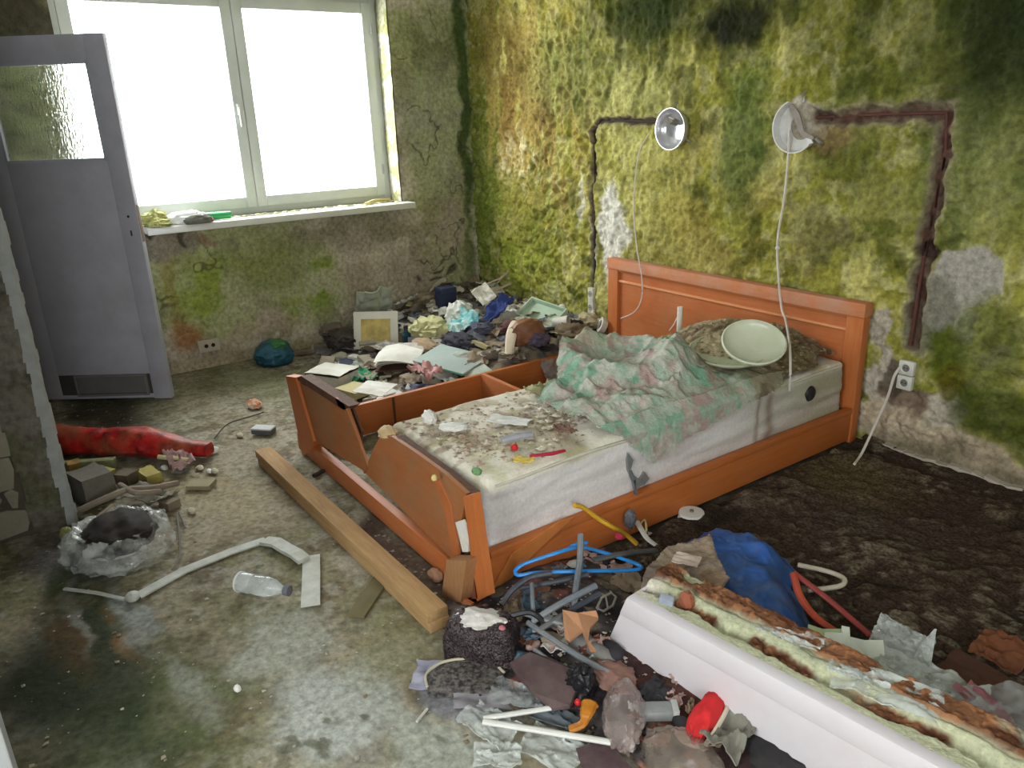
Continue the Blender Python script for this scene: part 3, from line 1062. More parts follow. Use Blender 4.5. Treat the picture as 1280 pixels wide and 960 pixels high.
def mattress_mesh():
    nx, ny, nz = 64, 150, 26
    bm = bmesh.new()
    vs = {}

    def V(i, j, k):
        if (i, j, k) not in vs:
            x, y, z = MX0 + (MX1 - MX0) * i / nx, MY0 + (MY1 - MY0) * j / ny, MZ0 + (MZ1 - MZ0) * k / nz
            vs[(i, j, k)] = bm.verts.new((x, y, z))
        return vs[(i, j, k)]
    for i in range(nx):
        for j in range(ny):
            bm.faces.new((V(i, j, nz), V(i + 1, j, nz), V(i + 1, j + 1, nz), V(i, j + 1, nz)))
            bm.faces.new((V(i, j, 0), V(i, j + 1, 0), V(i + 1, j + 1, 0), V(i + 1, j, 0)))
    for i in range(nx):
        for k in range(nz):
            bm.faces.new((V(i, 0, k), V(i + 1, 0, k), V(i + 1, 0, k + 1), V(i, 0, k + 1)))
            bm.faces.new((V(i, ny, k), V(i, ny, k + 1), V(i + 1, ny, k + 1), V(i + 1, ny, k)))
    for j in range(ny):
        for k in range(nz):
            bm.faces.new((V(0, j, k), V(0, j, k + 1), V(0, j + 1, k + 1), V(0, j + 1, k)))
            bm.faces.new((V(nx, j, k), V(nx, j + 1, k), V(nx, j + 1, k + 1), V(nx, j, k + 1)))
    co = np.array([v.co for v in bm.verts])
    r = .035
    lo, hi = np.array([MX0 + r, MY0 + r, MZ0 + r]), np.array([MX1 - r, MY1 - r, MZ1 - r])
    q = np.clip(co, lo, hi)
    d = co - q
    L = np.linalg.norm(d, axis=1, keepdims=True)
    co = q + d / np.maximum(L, 1e-6) * np.minimum(L, r)
    n = fbm(co[:, 0], co[:, 1], co[:, 2], .22, 4, 411) - .5
    n2 = fbm(co[:, 0], co[:, 1] * .5, co[:, 2] * 3, .12, 3, 421) - .5
    up = sstep(MZ1 - .02, MZ1, co[:, 2])
    co[:, 2] += up * (n * .03) * 1.0
    co[:, 0] += sstep(MX1 - .05, MX1 - .0, co[:, 0]) * (n2 * .022)
    cols = np.zeros((len(co), 3))
    cols[:] = c(226, 221, 221)
    x, y, z = co.T
    wx, wy = x + (fbm(x, y, z, .12, 4, 431) - .5) * .12, y + (fbm(x, y, z, .12, 4, 432) - .5) * .12

    def lay(col, m):
        cols[:] = cols * (1 - m[:, None]) + np.array(c(*col)) * m[:, None]
    top = sstep(MZ1 - .045, MZ1 - .015, z)
    lay((232, 226, 210), top * .9)
    fine = fbm(x, y, z, .035, 4, 441)
    lay((176, 160, 132), top * sstep(.45, .62, fbm(x, y, z, .12, 4, 451)) * .7)
    lay((150, 128, 112), top * sstep(.52, .62, fine) * sstep(.25, .05, np.abs(wx + 2.2)) * .7)
    lay((196, 194, 142), top * sstep(.56, .68, fbm(x, y, z, .09, 4, 461)) * .4)
    lay((186, 182, 168), (1 - top) * sstep(2.2, 2.7, wy) * .8)
    lay((164, 158, 128), (1 - top) * sstep(2.6, 2.95, wy) * .8)
    lay((206, 194, 190), (1 - top) * sstep(.55, .68, fbm(x, y * .4, z * 2, .2, 4, 471)) * .5)
    for py, w in ((2.52, .012), (2.60, .03)):
        lay((134, 110, 92), (1 - top) * np.exp(-((wy * .3 + y * .7 - py) / w) ** 2) * .75)
    lay((158, 150, 140), (1 - top) * sstep(.2, .12, z) * .7)
    for v, p in zip(bm.verts, co):
        v.co = p - np.array(B0)
    me = bpy.data.meshes.new('mattress')
    bm.to_mesh(me)
    bm.free()
    a = me.color_attributes.new('Col', 'FLOAT_COLOR', 'POINT')
    c4 = np.ones((len(co), 4), np.float32)
    c4[:, :3] = cols
    a.data.foreach_set('color', c4.ravel())
    me.materials.append(mk('soiled_ticking', (200, 198, 196), attr=True, amt=.5, scale=70, rough=.95, bump=.35, bscale=150, spec=.1))
    return me


matt = link('mattress', mattress_mesh(), None, None, B0, 4)
tag(matt, 'soiled white mattress with a clean pale side lying in the broken bed', 'mattress')
pz = [(MX1 + .002, MY0 + .03, MZ1 - .02), (MX1 + .004, MY1 - .03, MZ1 - .02)]
MB().tube([(MX1 - .004, y, MZ1 - .018 + .004 * math.sin(y * 9)) for y in np.linspace(MY0 + .04, MY1 - .04, 60)], .006, 6).build('piping', mk('piping_tape', (206, 202, 190), (176, 170, 150), .6, 20), matt, B0)
vp = onx(1012, 492, MX1)
Mv = Matrix.Translation(vp) @ Matrix.Rotation(R90, 4, 'Y')
MB().lathe([(.0, .006), (.012, .007), (.03, .01), (.035, .004), (.036, -.008), (0, -.008)], 24, Mv).build('air_vent', M_BLACK, matt, B0)
tear = [(785, 566), (792, 575), (788, 590), (800, 600), (806, 590), (812, 598), (806, 606), (800, 608), (794, 616), (792, 604), (786, 590), (784, 575)]
MB().prism([onx(px, py, MX1 + .010) for px, py in tear], (-.012, 0, 0)).build('torn_cover', mk('grey_torn_ticking', (128, 128, 128), (98, 98, 100), .7, 40), matt, B0, smooth=0)

# ------------------------------------------------------------------ blanket, pillow and dish on the mattress
u = np.linspace(-2.72, -1.45, 230)
v = np.linspace(1.40, 2.82, 250)
U, V = np.meshgrid(u, v, indexing='ij')
wv = (fbm(U, V, 0, .2, 4, 511) - .5) * .12
f1 = fbm(U + wv, V + wv, 0, .26, 4, 521, ridge=True)
f2 = fbm(U * 1.4 + V * .5, V * .9 - U * .4, 3, .12, 4, 531, ridge=True)
f3 = fbm(U, V, 5, .035, 3, 541)
mask_c = np.exp(-(((U + 2.32) / .30) ** 2 + ((V - 2.06) / .34) ** 2))
mask_r = np.exp(-(((U + 2.05) / .30) ** 2 + ((V - 2.35) / .3) ** 2))
roll = np.exp(-((np.hypot((U + 2.30) / .9, V - 2.15) - .24) / .075) ** 2)
Hh = .014 + .055 * mask_c + .02 * mask_r + .085 * roll * sstep(-1.9, -2.1, U) + (.085 * f1 ** 2 + .03 * f2 ** 3) * sstep(-1.84, -2.02, U) * (1 - .6 * sstep(2.25, 2.6, V)) + .006 * f3 + .015 * f2 * sstep(-2.0, -1.85, U)
# the sheet follows the mattress top, then turns down over its near side
ex = MX1 + .012
s_over = np.maximum(U - ex, 0)
Xb = np.where(U > ex, ex + .010 + .012 * f1 * np.minimum(s_over * 20, 1), U)
Zb = np.where(U > ex, MZ1 - s_over * 1.0 + .012, MZ1 + Hh)
rr = np.clip((U - (ex - .05)) / .05, 0, 1)
Zb = np.where((U > ex - .05) & (U <= ex), MZ1 + .012 + Hh * (1 - rr * .8), Zb)
Xo = np.where(U < MX0, MX0 - .012, U)
Xb = np.where(U < MX0, Xo, Xb)
Zb = np.where(U < MX0, MZ1 - (MX0 - U) * .9 + .02, Zb)


def inpoly(px, py, poly):
    ins = np.zeros(px.shape, bool)
    n = len(poly)
    for i in range(n):
        x0, y0 = poly[i]
        x1, y1 = poly[(i + 1) % n]
        cnd = ((y0 > py) != (y1 > py)) & (px < (x1 - x0) * (py - y0) / (y1 - y0 + 1e-12) + x0)
        ins ^= cnd
    return ins


def topo(px, py, dz=.03):
    p = at(px, py, MZ1 + dz)
    return (p.x, p.y)


def over(px, py):
    q_ = onx(px, py, MX1 + .02)
    return (ex + max(MZ1 - q_.z, .0), q_.y)


outl = [topo(700, 495), topo(696, 470, .07), (-2.60, 2.10), (-2.62, 2.5), (-2.5, 2.78), (-2.1, 2.8), (-1.9, 2.72), (-1.86, 2.66), over(968, 492), over(925, 512), over(880, 540), over(850, 556), over(815, 582), over(798, 566), over(778, 545), topo(755, 540), topo(700, 525), topo(672, 512)]
keep = inpoly(U + (f3 - .5) * .02, V + (f2 - .5) * .03, outl)
Cb = np.zeros(U.shape + (3,))
Cb[:] = c(186, 192, 178)
blob, lay, _, _ = painter(U, V, Cb, 43, .05, .08)
pat = fbm(U, V, 2, .11, 4, 551)
pat2 = fbm(U, V, 8, .09, 4, 561)
lay((122, 174, 150), sstep(.54, .62, pat) * .85)
lay((184, 150, 148), sstep(.58, .66, pat2) * .7)
lay((214, 212, 204), sstep(.5, .62, fbm(U, V, 4, .05, 3, 571)) * .55)
lay((150, 190, 168), sstep(.58, .66, fbm(U, V, 14, .045, 3, 575)) * .6)
lay((196, 160, 158), sstep(.6, .68, fbm(U, V, 19, .04, 3, 576)) * .5)
lay((142, 134, 104), sstep(2.3, 2.65, V + (pat2 - .5) * .5) * .8)
lay((112, 92, 78), sstep(.54, .64, fbm(U, V, 6, .12, 4, 581)) * sstep(2.2, 2.5, V) * .8)
lay((150, 152, 104), sstep(-2.4, -2.6, U) * .7)
km = keep[:-1, :-1] & keep[1:, 1:] & keep[1:, :-1] & keep[:-1, 1:]
blk = link('blanket', solid_grid('blanket', np.stack([Xb, V, Zb], -1), .006, M_ATTR, Cb, km))
tag(blk, 'crumpled pale green floral blanket with one corner hanging off the mattress', 'blanket')

# heap of leaf mould over a rotten pillow at the head end
u = np.linspace(-2.62, -1.88, 150)
v = np.linspace(2.25, 3.15, 180)
U, V = np.meshgrid(u, v, indexing='ij')
n1 = fbm(U, V, 0, .10, 5, 611)
n2 = fbm(U, V, 4, .03, 4, 621)
dx, dy = (U + 2.26) / .40, (V - 2.80) / .46
rad = np.sqrt(dx ** 2 + dy ** 2)
Hp = .12 * (1 - sstep(.25, 1.0, rad + (n1 - .5) * .5)) + .06 * n1 + .03 * n2 - .03
Hp += .05 * np.exp(-(((U + 2.05) / .12) ** 2 + ((V - 3.02) / .12) ** 2))
keep = (rad + (n1 - .5) * .5 < 1.08)
Cp = np.zeros(U.shape + (3,))
Cp[:] = c(178, 164, 132)
blob, lay, _, _ = painter(U, V, Cp, 53, .05, .08)
lay((104, 86, 66), sstep(.48, .6, n1) * .8)
lay((170, 160, 132), sstep(.52, .64, n2) * .7)
lay((110, 118, 56), sstep(.55, .68, fbm(U, V, 8, .13, 4, 631)) * .7)
lay((108, 86, 70), sstep(-2.1, -1.98, U) * .6)
heap_o = link('leaf_mould', solid_grid('leaf_mould', np.stack([U, V, MZ1 + .014 + np.maximum(Hp, .004)], -1), .012, M_ATTR, Cp, keep[:-1, :-1] & keep[1:, 1:]))
tag(heap_o, 'brown crumbling mould and leaf litter over a rotten pillow at the bed head', 'debris', kind='stuff')


def mould_z(x, y):
    i = int(np.clip((x + 2.62) / .74 * 149, 0, 149))
    j = int(np.clip((y - 2.25) / .90 * 179, 0, 179))
    return MZ1 + .014 + max(Hp[i, j], .004)


mb = MB()
rc = random.Random(13)
for i in range(1500):
    x, y = rc.uniform(-2.58, -1.92), rc.uniform(2.35, 3.12)
    r_ = math.hypot((x + 2.26) / .40, (y - 2.80) / .46)
    if r_ < 1.0:
        mb.chip((x, y, mould_z(x, y) - .003), rc.choice((.004, .006, .009, .012, .018)), rc)
tag(mb.build('mould_flakes', mk('mould_flake_mix', (170, 154, 122), (84, 66, 50), .95, 14, contrast=.12), smooth=0), 'brown and cream flakes strewn over the mould heap at the bed head', 'flakes', kind='stuff')
m_glassdish = mk('pale_green_glass', (206, 208, 190), (184, 192, 160), .7, 9, rough=.3, bump=.1, spec=.5)
pd = at(945, 432, .53)


def dish_prof(r, h, t=.006):
    out = [(0, 0)] + [(r * math.sin(a), h * (1 - math.cos(a))) for a in np.linspace(.25, R90, 9)]
    inn = [((r - t) * math.sin(a), t + (h - t * .3) * (1 - math.cos(a))) for a in np.linspace(R90, .25, 9)]
    return out + inn + [(0, t)]


def dish(center, r, h, axis, label, name, mat, cat, cut=None):
    q = Vector((0, 0, 1)).rotation_difference(Vector(axis).normalized())
    M = q.to_matrix().to_4x4()
    o = MB().lathe(dish_prof(r, h), 40, M).build(name, mat, smooth=.7)
    o.location = center
    return tag(o, label, cat)


ax = Vector((.34, -.30, .8))
dish(at(940, 438, .52), .135, .055, ax, 'pale green glass bowl lampshade tilted on the mould heap at the bed head', 'glass_lampshade', m_glassdish, 'lampshade')
dish(at(910, 446, .478), .17, .035, Vector((.10, -.10, .9)), 'wide pale green glass saucer lying under the tilted glass bowl', 'glass_saucer', mk('dull_green_glass', (190, 194, 172), (146, 150, 116), .8, 8, rough=.4), 'saucer')

tb = ony(848, 440, 2.86)
tt = thing('candle_tube', 'white plastic candle tube standing upright in the bed before the headboard', 'lamp part', (tb.x, tb.y, mould_z(tb.x, tb.y) - .02))
MB().tube([(0, 0, 0), (0, 0, .15)], .014, 12).build('tube', mk('white_tube', (226, 222, 214), rough=.5), tt)
MB().tube([(-.012, 0, .10), (-.035, -.005, .05), (-.06, -.01, .015)], .003, 6).build('wire', M_CABLE, tt)

# small things on the mattress
m_foam = mk('white_foam', (226, 226, 222), (196, 192, 182), .6, 20)


def lump(name, center, rx, ry, rz, mat, seed, amp=.35, freq=1.5, sub=4, label=None, cat=None, group=None, flat=True, rot=0.0, ridge=True, parent=None):
    bm = bmesh.new()
    bmesh.ops.create_icosphere(bm, subdivisions=sub, radius=1.0)
    co = np.array([v.co for v in bm.verts])
    n = fbm(co[:, 0] * freq + seed, co[:, 1] * freq, co[:, 2] * freq, .8, 4, 700 + seed, ridge=ridge)
    if amp > .3:
        n2_ = fbm(co[:, 0] * freq * 2 + seed, co[:, 1] * freq * 2 - seed, co[:, 2] * freq * 2, .8, 3, 760 + seed, ridge=True)
        n = .45 * n + .55 * (1 - n2_) + .12 * n2_ ** 3
    co *= (1 + amp * (n - .6) * 2)[:, None]
    co *= np.array([rx, ry, rz])
    if flat:
        co[:, 2] = np.maximum(co[:, 2], -rz * .55)
        co[:, 2] += rz * .55
    for v, p in zip(bm.verts, co):
        v.co = p
    me = bpy.data.meshes.new(name)
    bm.to_mesh(me)
    bm.free()
    o = link(name, me, mat, parent, None, .9)
    o.location = center
    o.rotation_euler = (0, 0, rot)
    return tag(o, label, cat, group)


def crumple(name, center, w, d, mat, seed, amp=.04, n=26, t=.003, label=None, cat=None, group=None, rotz=0.0, tilt=0.0, tilta=0.0, edge=.12, scale=.35, curl=0.0):
    a = np.linspace(-.5, .5, n)
    A, B = np.meshgrid(a, a, indexing='ij')
    s = seed * 3.7
    jx = (fbm(A + s, B, 0, .3, 3, seed) - .5) * edge
    jy = (fbm(A, B + s, 5, .3, 3, seed + 1) - .5) * edge
    h = fbm(A + s, B - s, 0, scale, 4, seed + 2, ridge=True)
    h2 = fbm(A * .8 + B * .6 + s, B * .5 - A * .5, 2, scale * .5, 3, seed + 3, ridge=True)
    Zq = amp * (h - .4) + amp * .4 * (h2 - .5) + curl * (A ** 2 + .3 * B)
    P = np.stack([(A + jx) * w, (B + jy) * d, Zq], -1)
    me = solid_grid(name, P, t, mat)
    M = Matrix.Rotation(rotz, 3, 'Z') @ Matrix.Rotation(tilta, 3, 'Z') @ Matrix.Rotation(tilt, 3, 'X') @ Matrix.Rotation(-tilta, 3, 'Z')
    me.transform(M.to_4x4())
    zmin = min(v.co.z for v in me.vertices)
    me.transform(Matrix.Translation((0, 0, -zmin)))
    o = link(name, me)
    o.location = center
    return tag(o, label, cat, group)


zt = MZ1 + .012


def on_mat(px, py, dz=.0):
    return at(px, py, zt + dz)


lump('foam_piece', on_mat(537, 527), .035, .028, .03, m_foam, 1, label='pale foam lump at the mattress edge facing the far rail', cat='foam')
lump('foam_piece', on_mat(567, 537), .055, .03, .018, m_foam, 2, label='flat white foam piece beside the foam lump on the mattress', cat='foam', rot=.9)
o = MB().tube([on_mat(627, 551, .012), on_mat(645, 546, .018), on_mat(665, 543, .014)], [.012, .016, .013], 8).build('wrapped_stick', mk('silver_grey_wrap', (164, 166, 172), (120, 122, 128), .7, 25, rough=.5))
tag(o, 'silver grey wrapped stick lying on the soiled mattress', 'stick')
o = MB().tube([on_mat(662, 570, .008), on_mat(690, 567, .012), on_mat(706, 563, .01)], [.007, .01, .008], 8, flat=.6).build('red_ribbon', mk('crimson_ribbon', (176, 34, 62), (140, 26, 48), .6, 20, rough=.5))
tag(o, 'crimson ribbon strip on the mattress near its clean side', 'ribbon')
lump('red_stopper', on_mat(643, 562), .014, .012, .014, mk('red_plastic', (200, 36, 40), rough=.4), 3, amp=.1, label='small round red cap on the mattress beside the grey stick', cat='cap')
crumple('yellow_wrapper', on_mat(655, 577), .07, .04, mk('yellow_wrapper', (214, 190, 92), (190, 164, 80), .6, 20), 14, amp=.02, n=14, label='crumpled yellow wrapper on the mattress', cat='wrapper', rotz=.8)
lump('green_crumb', on_mat(596, 592), .02, .016, .014, mk('green_crumb', (86, 142, 88), (140, 160, 120), .7, 30), 4, label='green plastic crumb on the mattress near the footboard', cat='crumb')
lump('yellow_bead', on_mat(543, 600, -.005), .01, .01, .012, mk('yellow_bead', (214, 196, 130)), 5, amp=.1, label='tiny yellow bead on the broken footboard edge', cat='bead')
crumple('dark_leaf', on_mat(707, 540), .09, .05, mk('brown_leaf', (106, 76, 66), (140, 112, 96), .7, 20), 15, amp=.03, n=14, label='curled brown leaf on the mattress before the blanket', cat='leaf')
crumple('white_paper', on_mat(637, 528), .16, .07, mk('white_scrap', (220, 220, 216), (196, 194, 186), .6, 12), 16, amp=.02, n=16, label='torn white paper on the mattress left of the blanket', cat='paper', rotz=.6)
lump('rolled_rag', at(485, 545, .40), .045, .035, .025, mk('beige_rag', (196, 172, 134), (164, 136, 98), .7, 20), 6, label='beige rag tuft caught in the notch of the footboard', cat='rag')
crumple('olive_cloth', on_mat(688, 494), .2, .14, mk('olive_cloth', (160, 158, 116), (124, 122, 84), .8, 14), 17, amp=.05, n=22, label='olive cloth fold sticking out behind the blanket', cat='cloth')
rc = random.Random(3)
mb = MB()
for i in range(1300):
    x = rc.gauss(-2.2, .17)
    y = rc.uniform(1.2, 2.0)
    if MX0 + .04 < x < MX1 - .05:
        mb.chip((x, y, MZ1 - .002 + .012 * rc.random()), rc.choice((.003, .004, .006, .009)), rc)
tag(mb.build('mattress_crumbs', mk('crumb_mix', (186, 172, 146), (110, 84, 70), .95, 16, contrast=.12), smooth=0), 'plaster crumbs scattered over the mattress top', 'crumbs', kind='stuff')
mb = MB()
for i in range(160):
    x, y = rc.uniform(-2.5, -1.95), rc.uniform(1.2, 1.95)
    mb.chip((x, y, MZ1 + .004), rc.choice((.012, .016, .02)), rc)
tag(mb.build('plaster_flakes', mk('flake_mix', (214, 206, 188), (150, 118, 100), .9, 9, contrast=.1), smooth=0), 'larger pale plaster flakes on the mattress top', 'flakes', kind='stuff')

# ------------------------------------------------------------------ the raw timber in front of the bed
bm0, bm1 = Vector((-3.40, .90, 0)), Vector((-1.80, .925, 0))
t = thing('timber_beam', 'long raw squared timber on the floor in front of the footboard', 'beam', bm0, rotz=math.atan2(bm1.y - bm0.y, bm1.x - bm0.x))
Lb = (bm1 - bm0).length
MB().box((0, -.03, .0), (Lb, .042, .036), .003).build('lower_lath', M_BEAM, t)
MB().box((-.01, -.034, .0365), (Lb - .004, .04, .072), .003).build('upper_lath', M_BEAM, t)
MB().box((.02, -.022, .0), (.06, .04, .001)).build('nail_plate', M_METAL, t, smooth=0)
# ------------------------------------------------------------------ wall lamps, their cables and the sockets
m_enamel = mk('white_enamel', (222, 222, 220), (170, 166, 160), .6, 24, rough=.25, bump=.05, spec=.6)


def wall_lamp(px, py, r, label, cut):
    a = ony(px, py, YW - .02)
    t = thing('wall_lamp', label, 'lamp', a, 'round wall lamps without bulbs')
    M = Matrix.Rotation(R90, 4, 'X')
    if not cut:
        prof = [(0, -.018), (r * .55, -.016), (r * .9, .004), (r, .040), (r * 1.0, .050), (r * .965, .050), (r * .94, .038), (r * .84, .010), (r * .5, -.008), (0, -.010)]
        MB().lathe(prof, 40, M).build('dish', mk('mirror_enamel', (216, 216, 220), (170, 168, 170), .6, 18, rough=.22, metal=.55, bump=.05), t, smooth=.8)
        s = MB().tube([(.0, -.0, .03), (0, -.045, .045)], .017, 10).build('socket', mk('lamp_socket', (96, 92, 82), (140, 134, 120), .7, 30), t)
        MB().tube([(-.03, -.02, .055), (-.01, -.045, .06), (.02, -.04, .05)], .003, 6).build('wire', M_CABLE, s)
    else:
        prof = [(r * .5, -.012), (r * .9, .004), (r, .040), (r * 1.0, .052), (r * .955, .052), (r * .9, .012), (r * .5, -.004)]
        m = MB()
        n, q0, q1 = 26, math.radians(112), math.radians(318)
        vs, fs = [], []
        for pr, pz in prof:
            for k in range(n + 1):
                q = q0 + (q1 - q0) * k / n
                vs.append((pr * math.cos(q), pr * math.sin(q), pz))
        P_ = len(prof)
        for i in range(P_):
            for k in range(n):
                i2 = (i + 1) % P_
                fs.append((i * (n + 1) + k, i * (n + 1) + k + 1, i2 * (n + 1) + k + 1, i2 * (n + 1) + k))
        fs.append(tuple(i * (n + 1) for i in range(P_)))
        fs.append(tuple(i * (n + 1) + n for i in range(P_))[::-1])
        m.add(vs, fs, M)
        m.build('dish_shard', m_enamel, t, smooth=.8)
        MB().prism([M @ Vector(v) for v in ((-.03, .10, .03), (.012, .055, .03), (.045, -.02, .03), (.10, -.045, .03), (.09, -.058, .03), (.03, -.04, .03), (-.005, .02, .03), (-.05, .09, .03))], (0, -.006, 0)).build('bracket', mk('bent_bracket', (150, 142, 134), (110, 100, 92), .7, 25), t, smooth=0)
    for q in (math.radians(205), math.radians(330), math.radians(85)):
        MB().tube([M @ Vector((r * .9 * math.cos(q), r * .9 * math.sin(q), .01)), M @ Vector((r * 1.18 * math.cos(q), r * 1.18 * math.sin(q), .018)), M @ Vector((r * 1.24 * math.cos(q), r * 1.24 * math.sin(q), .008))], .006, 6).build('clip', M_METAL, t)
    return t


wall_lamp(845, 161, .108, 'whole round dish wall lamp on the mossy wall, its cable hanging to the headboard end', False)
wall_lamp(1001, 158, .118, 'broken half dish wall lamp beside bare plaster and the wide chase', True)


def smooth_pts(ps, n=8):
    ps = [Vector(p) for p in ps]
    out = []
    for i in range(len(ps) - 1):
        p0, p1, p2, p3 = ps[max(i - 1, 0)], ps[i], ps[i + 1], ps[min(i + 2, len(ps) - 1)]
        for k in range(n):
            t = k / n
            out.append(.5 * ((2 * p1) + (-p0 + p2) * t + (2 * p0 - 5 * p1 + 4 * p2 - p3) * t * t + (-p0 + 3 * p1 - 3 * p2 + p3) * t ** 3))
    return out + [ps[-1]]


cl = [ony(px, py, yy) for px, py, yy in ((812, 166, 3.20), (800, 187, 3.19), (795, 215, 3.19), (792, 260, 3.18), (796, 310, 3.15), (802, 345, 3.14), (802, 372, 3.14), (793, 390, 3.15), (776, 398, 3.16))]
o = MB().tube(smooth_pts(cl), .0038, 7).build('lamp_cable', M_CABLE)
tag(o, 'thin white cable from the whole wall lamp curling to the left end of the headboard', 'cable')
cl = [ony(px, py, yy) for px, py, yy in ((987, 163, 3.19), (985, 200, 3.19), (980, 250, 3.18), (972, 300, 3.16), (973, 345, 3.14), (977, 385, 3.12), (982, 400, 3.05), (987, 430, 2.75), (988, 465, 2.66))]
cl.append(onx(987, 488, -1.84))
o = MB().tube(smooth_pts(cl), .0055, 8).build('lamp_cable', M_CABLE)
tag(o, 'thicker pale cable hanging straight from the broken wall lamp over the mould heap', 'cable')
o = lump('cable_knot', ony(972, 312, 3.155), .012, .01, .012, M_CABLE, 9, amp=.1)
o.parent = bpy.data.objects['lamp_cable.001']

m_sock = mk('socket_white', (214, 212, 204), (180, 178, 166), .6, 30, rough=.4, bump=.05)
m_hole = mk('socket_hole', (30, 28, 26), bump=0)


def socket(px, py, sc, label, kind):
    a = ony(px, py, YW - .005)
    t = thing('wall_socket', label, 'socket', a)
    if kind:
        for dz in (.034, -.034):
            MB().box((-.034, -.026, dz - .032), (.034, 0, dz + .032), .006).build('faceplate', m_sock, t)
            M = Matrix.Translation((0, -.026, dz)) @ Matrix.Rotation(R90, 4, 'X')
            MB().lathe([(.016, -.001), (.023, .001), (.025, .004), (.021, .005), (.018, .001)], 20, M, close=True).build('rim', m_sock, t)
            MB().lathe([(0, .0005), (.0165, .0005), (.0165, -.002), (0, -.002)], 16, M).build('recess', mk('socket_recess', (120, 118, 112)), t)
            for dx in (-.007, .007):
                MB().lathe([(0, .0015), (.003, .0015), (.003, 0), (0, 0)], 8, Matrix.Translation((dx, -.026, dz)) @ Matrix.Rotation(R90, 4, 'X')).build('hole', m_hole, t)
    else:
        MB().box((-.026, -.03, -.09), (.026, 0, .09), .006).build('housing', mk('dirty_socket', (206, 204, 190), (150, 146, 126), .8, 22), t)
        for dz in (.05, -.04):
            M = Matrix.Translation((0, -.03, dz)) @ Matrix.Rotation(R90, 4, 'X')
            MB().lathe([(0, .002), (.02, .002), (.022, -.002), (0, -.002)], 16, M).build('socket_face', mk('socket_grey', (150, 146, 134)), t)
            for dx in (-.007, .007):
                MB().lathe([(0, .0035), (.003, .0035), (.003, 0), (0, 0)], 8, Matrix.Translation((dx, -.03, dz)) @ Matrix.Rotation(R90, 4, 'X')).build('hole', m_hole, t)
    return t


socket(1135, 468, 1, 'white double wall socket right of the headboard', 1)
socket(742, 376, 1, 'dirty tall socket box at the foot of the thin chase left of the headboard', 0)
cl = [ony(1126, 458, 3.22), ony(1118, 470, 3.19), ony(1110, 495, 3.16), ony(1098, 522, 3.13), at(1078, 565, .05), at(1068, 580, .035)]
o = MB().tube(smooth_pts(cl), .006, 8).build('socket_cable', M_CABLE)
tag(o, 'pale stiff cable leaning from the double wall socket down to the carpet', 'cable')
a = onx(262, 431, XW)
t = thing('socket_plate', 'pale double hole socket plate low on the wall beneath the window', 'socket', (XW + .008, a.y, a.z))
MB().box((0, -.075, -.04), (.012, .06, .04), .004).build('faceplate', mk('pale_plate', (176, 166, 150), (150, 140, 122), .6, 10), t)
for dy in (-.026, .018):
    MB().lathe([(0, .014), (.013, .014), (.013, .0), (0, .0)], 14, Matrix.Translation((0, dy, 0)) @ Matrix.Rotation(R90, 4, 'Y')).build('hole', m_hole, t)

# ------------------------------------------------------------------ things lying on the window sill
SZ = .949
SXm = XW + .03


def sill(px, py):
    p = onx(px, py, SXm)
    return Vector((SXm, p.y, SZ))


lump('white_rag', sill(232, 275), .07, .13, .05, mk('white_rag', (226, 226, 224), (200, 200, 196), .5, 16), 21, label='crumpled white rag on the window sill beside the door', cat='rag')
lump('grey_shard', sill(240, 280) + Vector((.09, .02, 0)), .03, .08, .035, mk('grey_shard', (120, 122, 112), (94, 98, 86), .7, 16), 22, amp=.2, label='grey plaster shard at the front edge of the window sill', cat='shard')
o = MB().tube([sill(252, 272) + Vector((0, 0, .026)), sill(288, 268) + Vector((0, 0, .026))], [.026, .022], 12).build('green_bottle', mk('green_plastic', (66, 178, 106), (46, 140, 84), .6, 10, rough=.35))
tag(o, 'green plastic bottle lying on the window sill', 'bottle')
lump('red_rag', sill(254, 276) + Vector((.06, 0, 0)), .04, .05, .025, mk('dark_red_rag', (132, 78, 84), (100, 56, 62), .6, 16), 23, label='dark red rag on the window sill before the green bottle', cat='rag')
lump('moss_tuft', sill(192, 270), .07, .09, .06, mk('dry_moss', (176, 176, 112), (132, 132, 74), .9, 24), 24, amp=.6, freq=2, label='dry moss tuft at the door end of the window sill', cat='moss')
lump('moss_tuft', sill(198, 283) + Vector((.07, 0, 0)), .04, .07, .03, MATS['dry_moss'], 25, amp=.6, freq=2, label='low moss patch on the front corner of the window sill', cat='moss')
mb = MB()
rs = random.Random(9)
for i in range(260):
    y = rs.uniform(1.15, 2.6)
    mb.chip((XW + rs.uniform(-.12, .10), y, SZ), rs.choice((.006, .009, .014, .02)), rs)
tag(mb.build('sill_crumbs', mk('straw_crumb', (226, 222, 196), (188, 180, 130), .9, 12), smooth=0), 'paint flakes and straw strewn along the window sill', 'crumbs', kind='stuff')
o = MB().tube([(XW + .06, 2.3, SZ + .012), (XW - .04, 2.42, SZ + .02), (XW - .08, 2.56, SZ + .015)], .012, 6).build('straw_wisp', mk('straw', (206, 192, 128), (170, 156, 96), .7, 30))
tag(o, 'straw wisp at the right end of the window sill', 'straw')

# ------------------------------------------------------------------ the rubbish pile in the corner behind the bed
def heap(x, y):
    a = .21 * sstep(1.45, 2.75, y) * sstep(-3.2, -3.6, x) + .10 * np.exp(-(((x + 5.0) / .45) ** 2 + ((y - 3.2) / .6) ** 2))
    return a + (fbm(x, y, 0, .3, 3, 801) - .5) * .09 * sstep(1.5, 2.0, y)


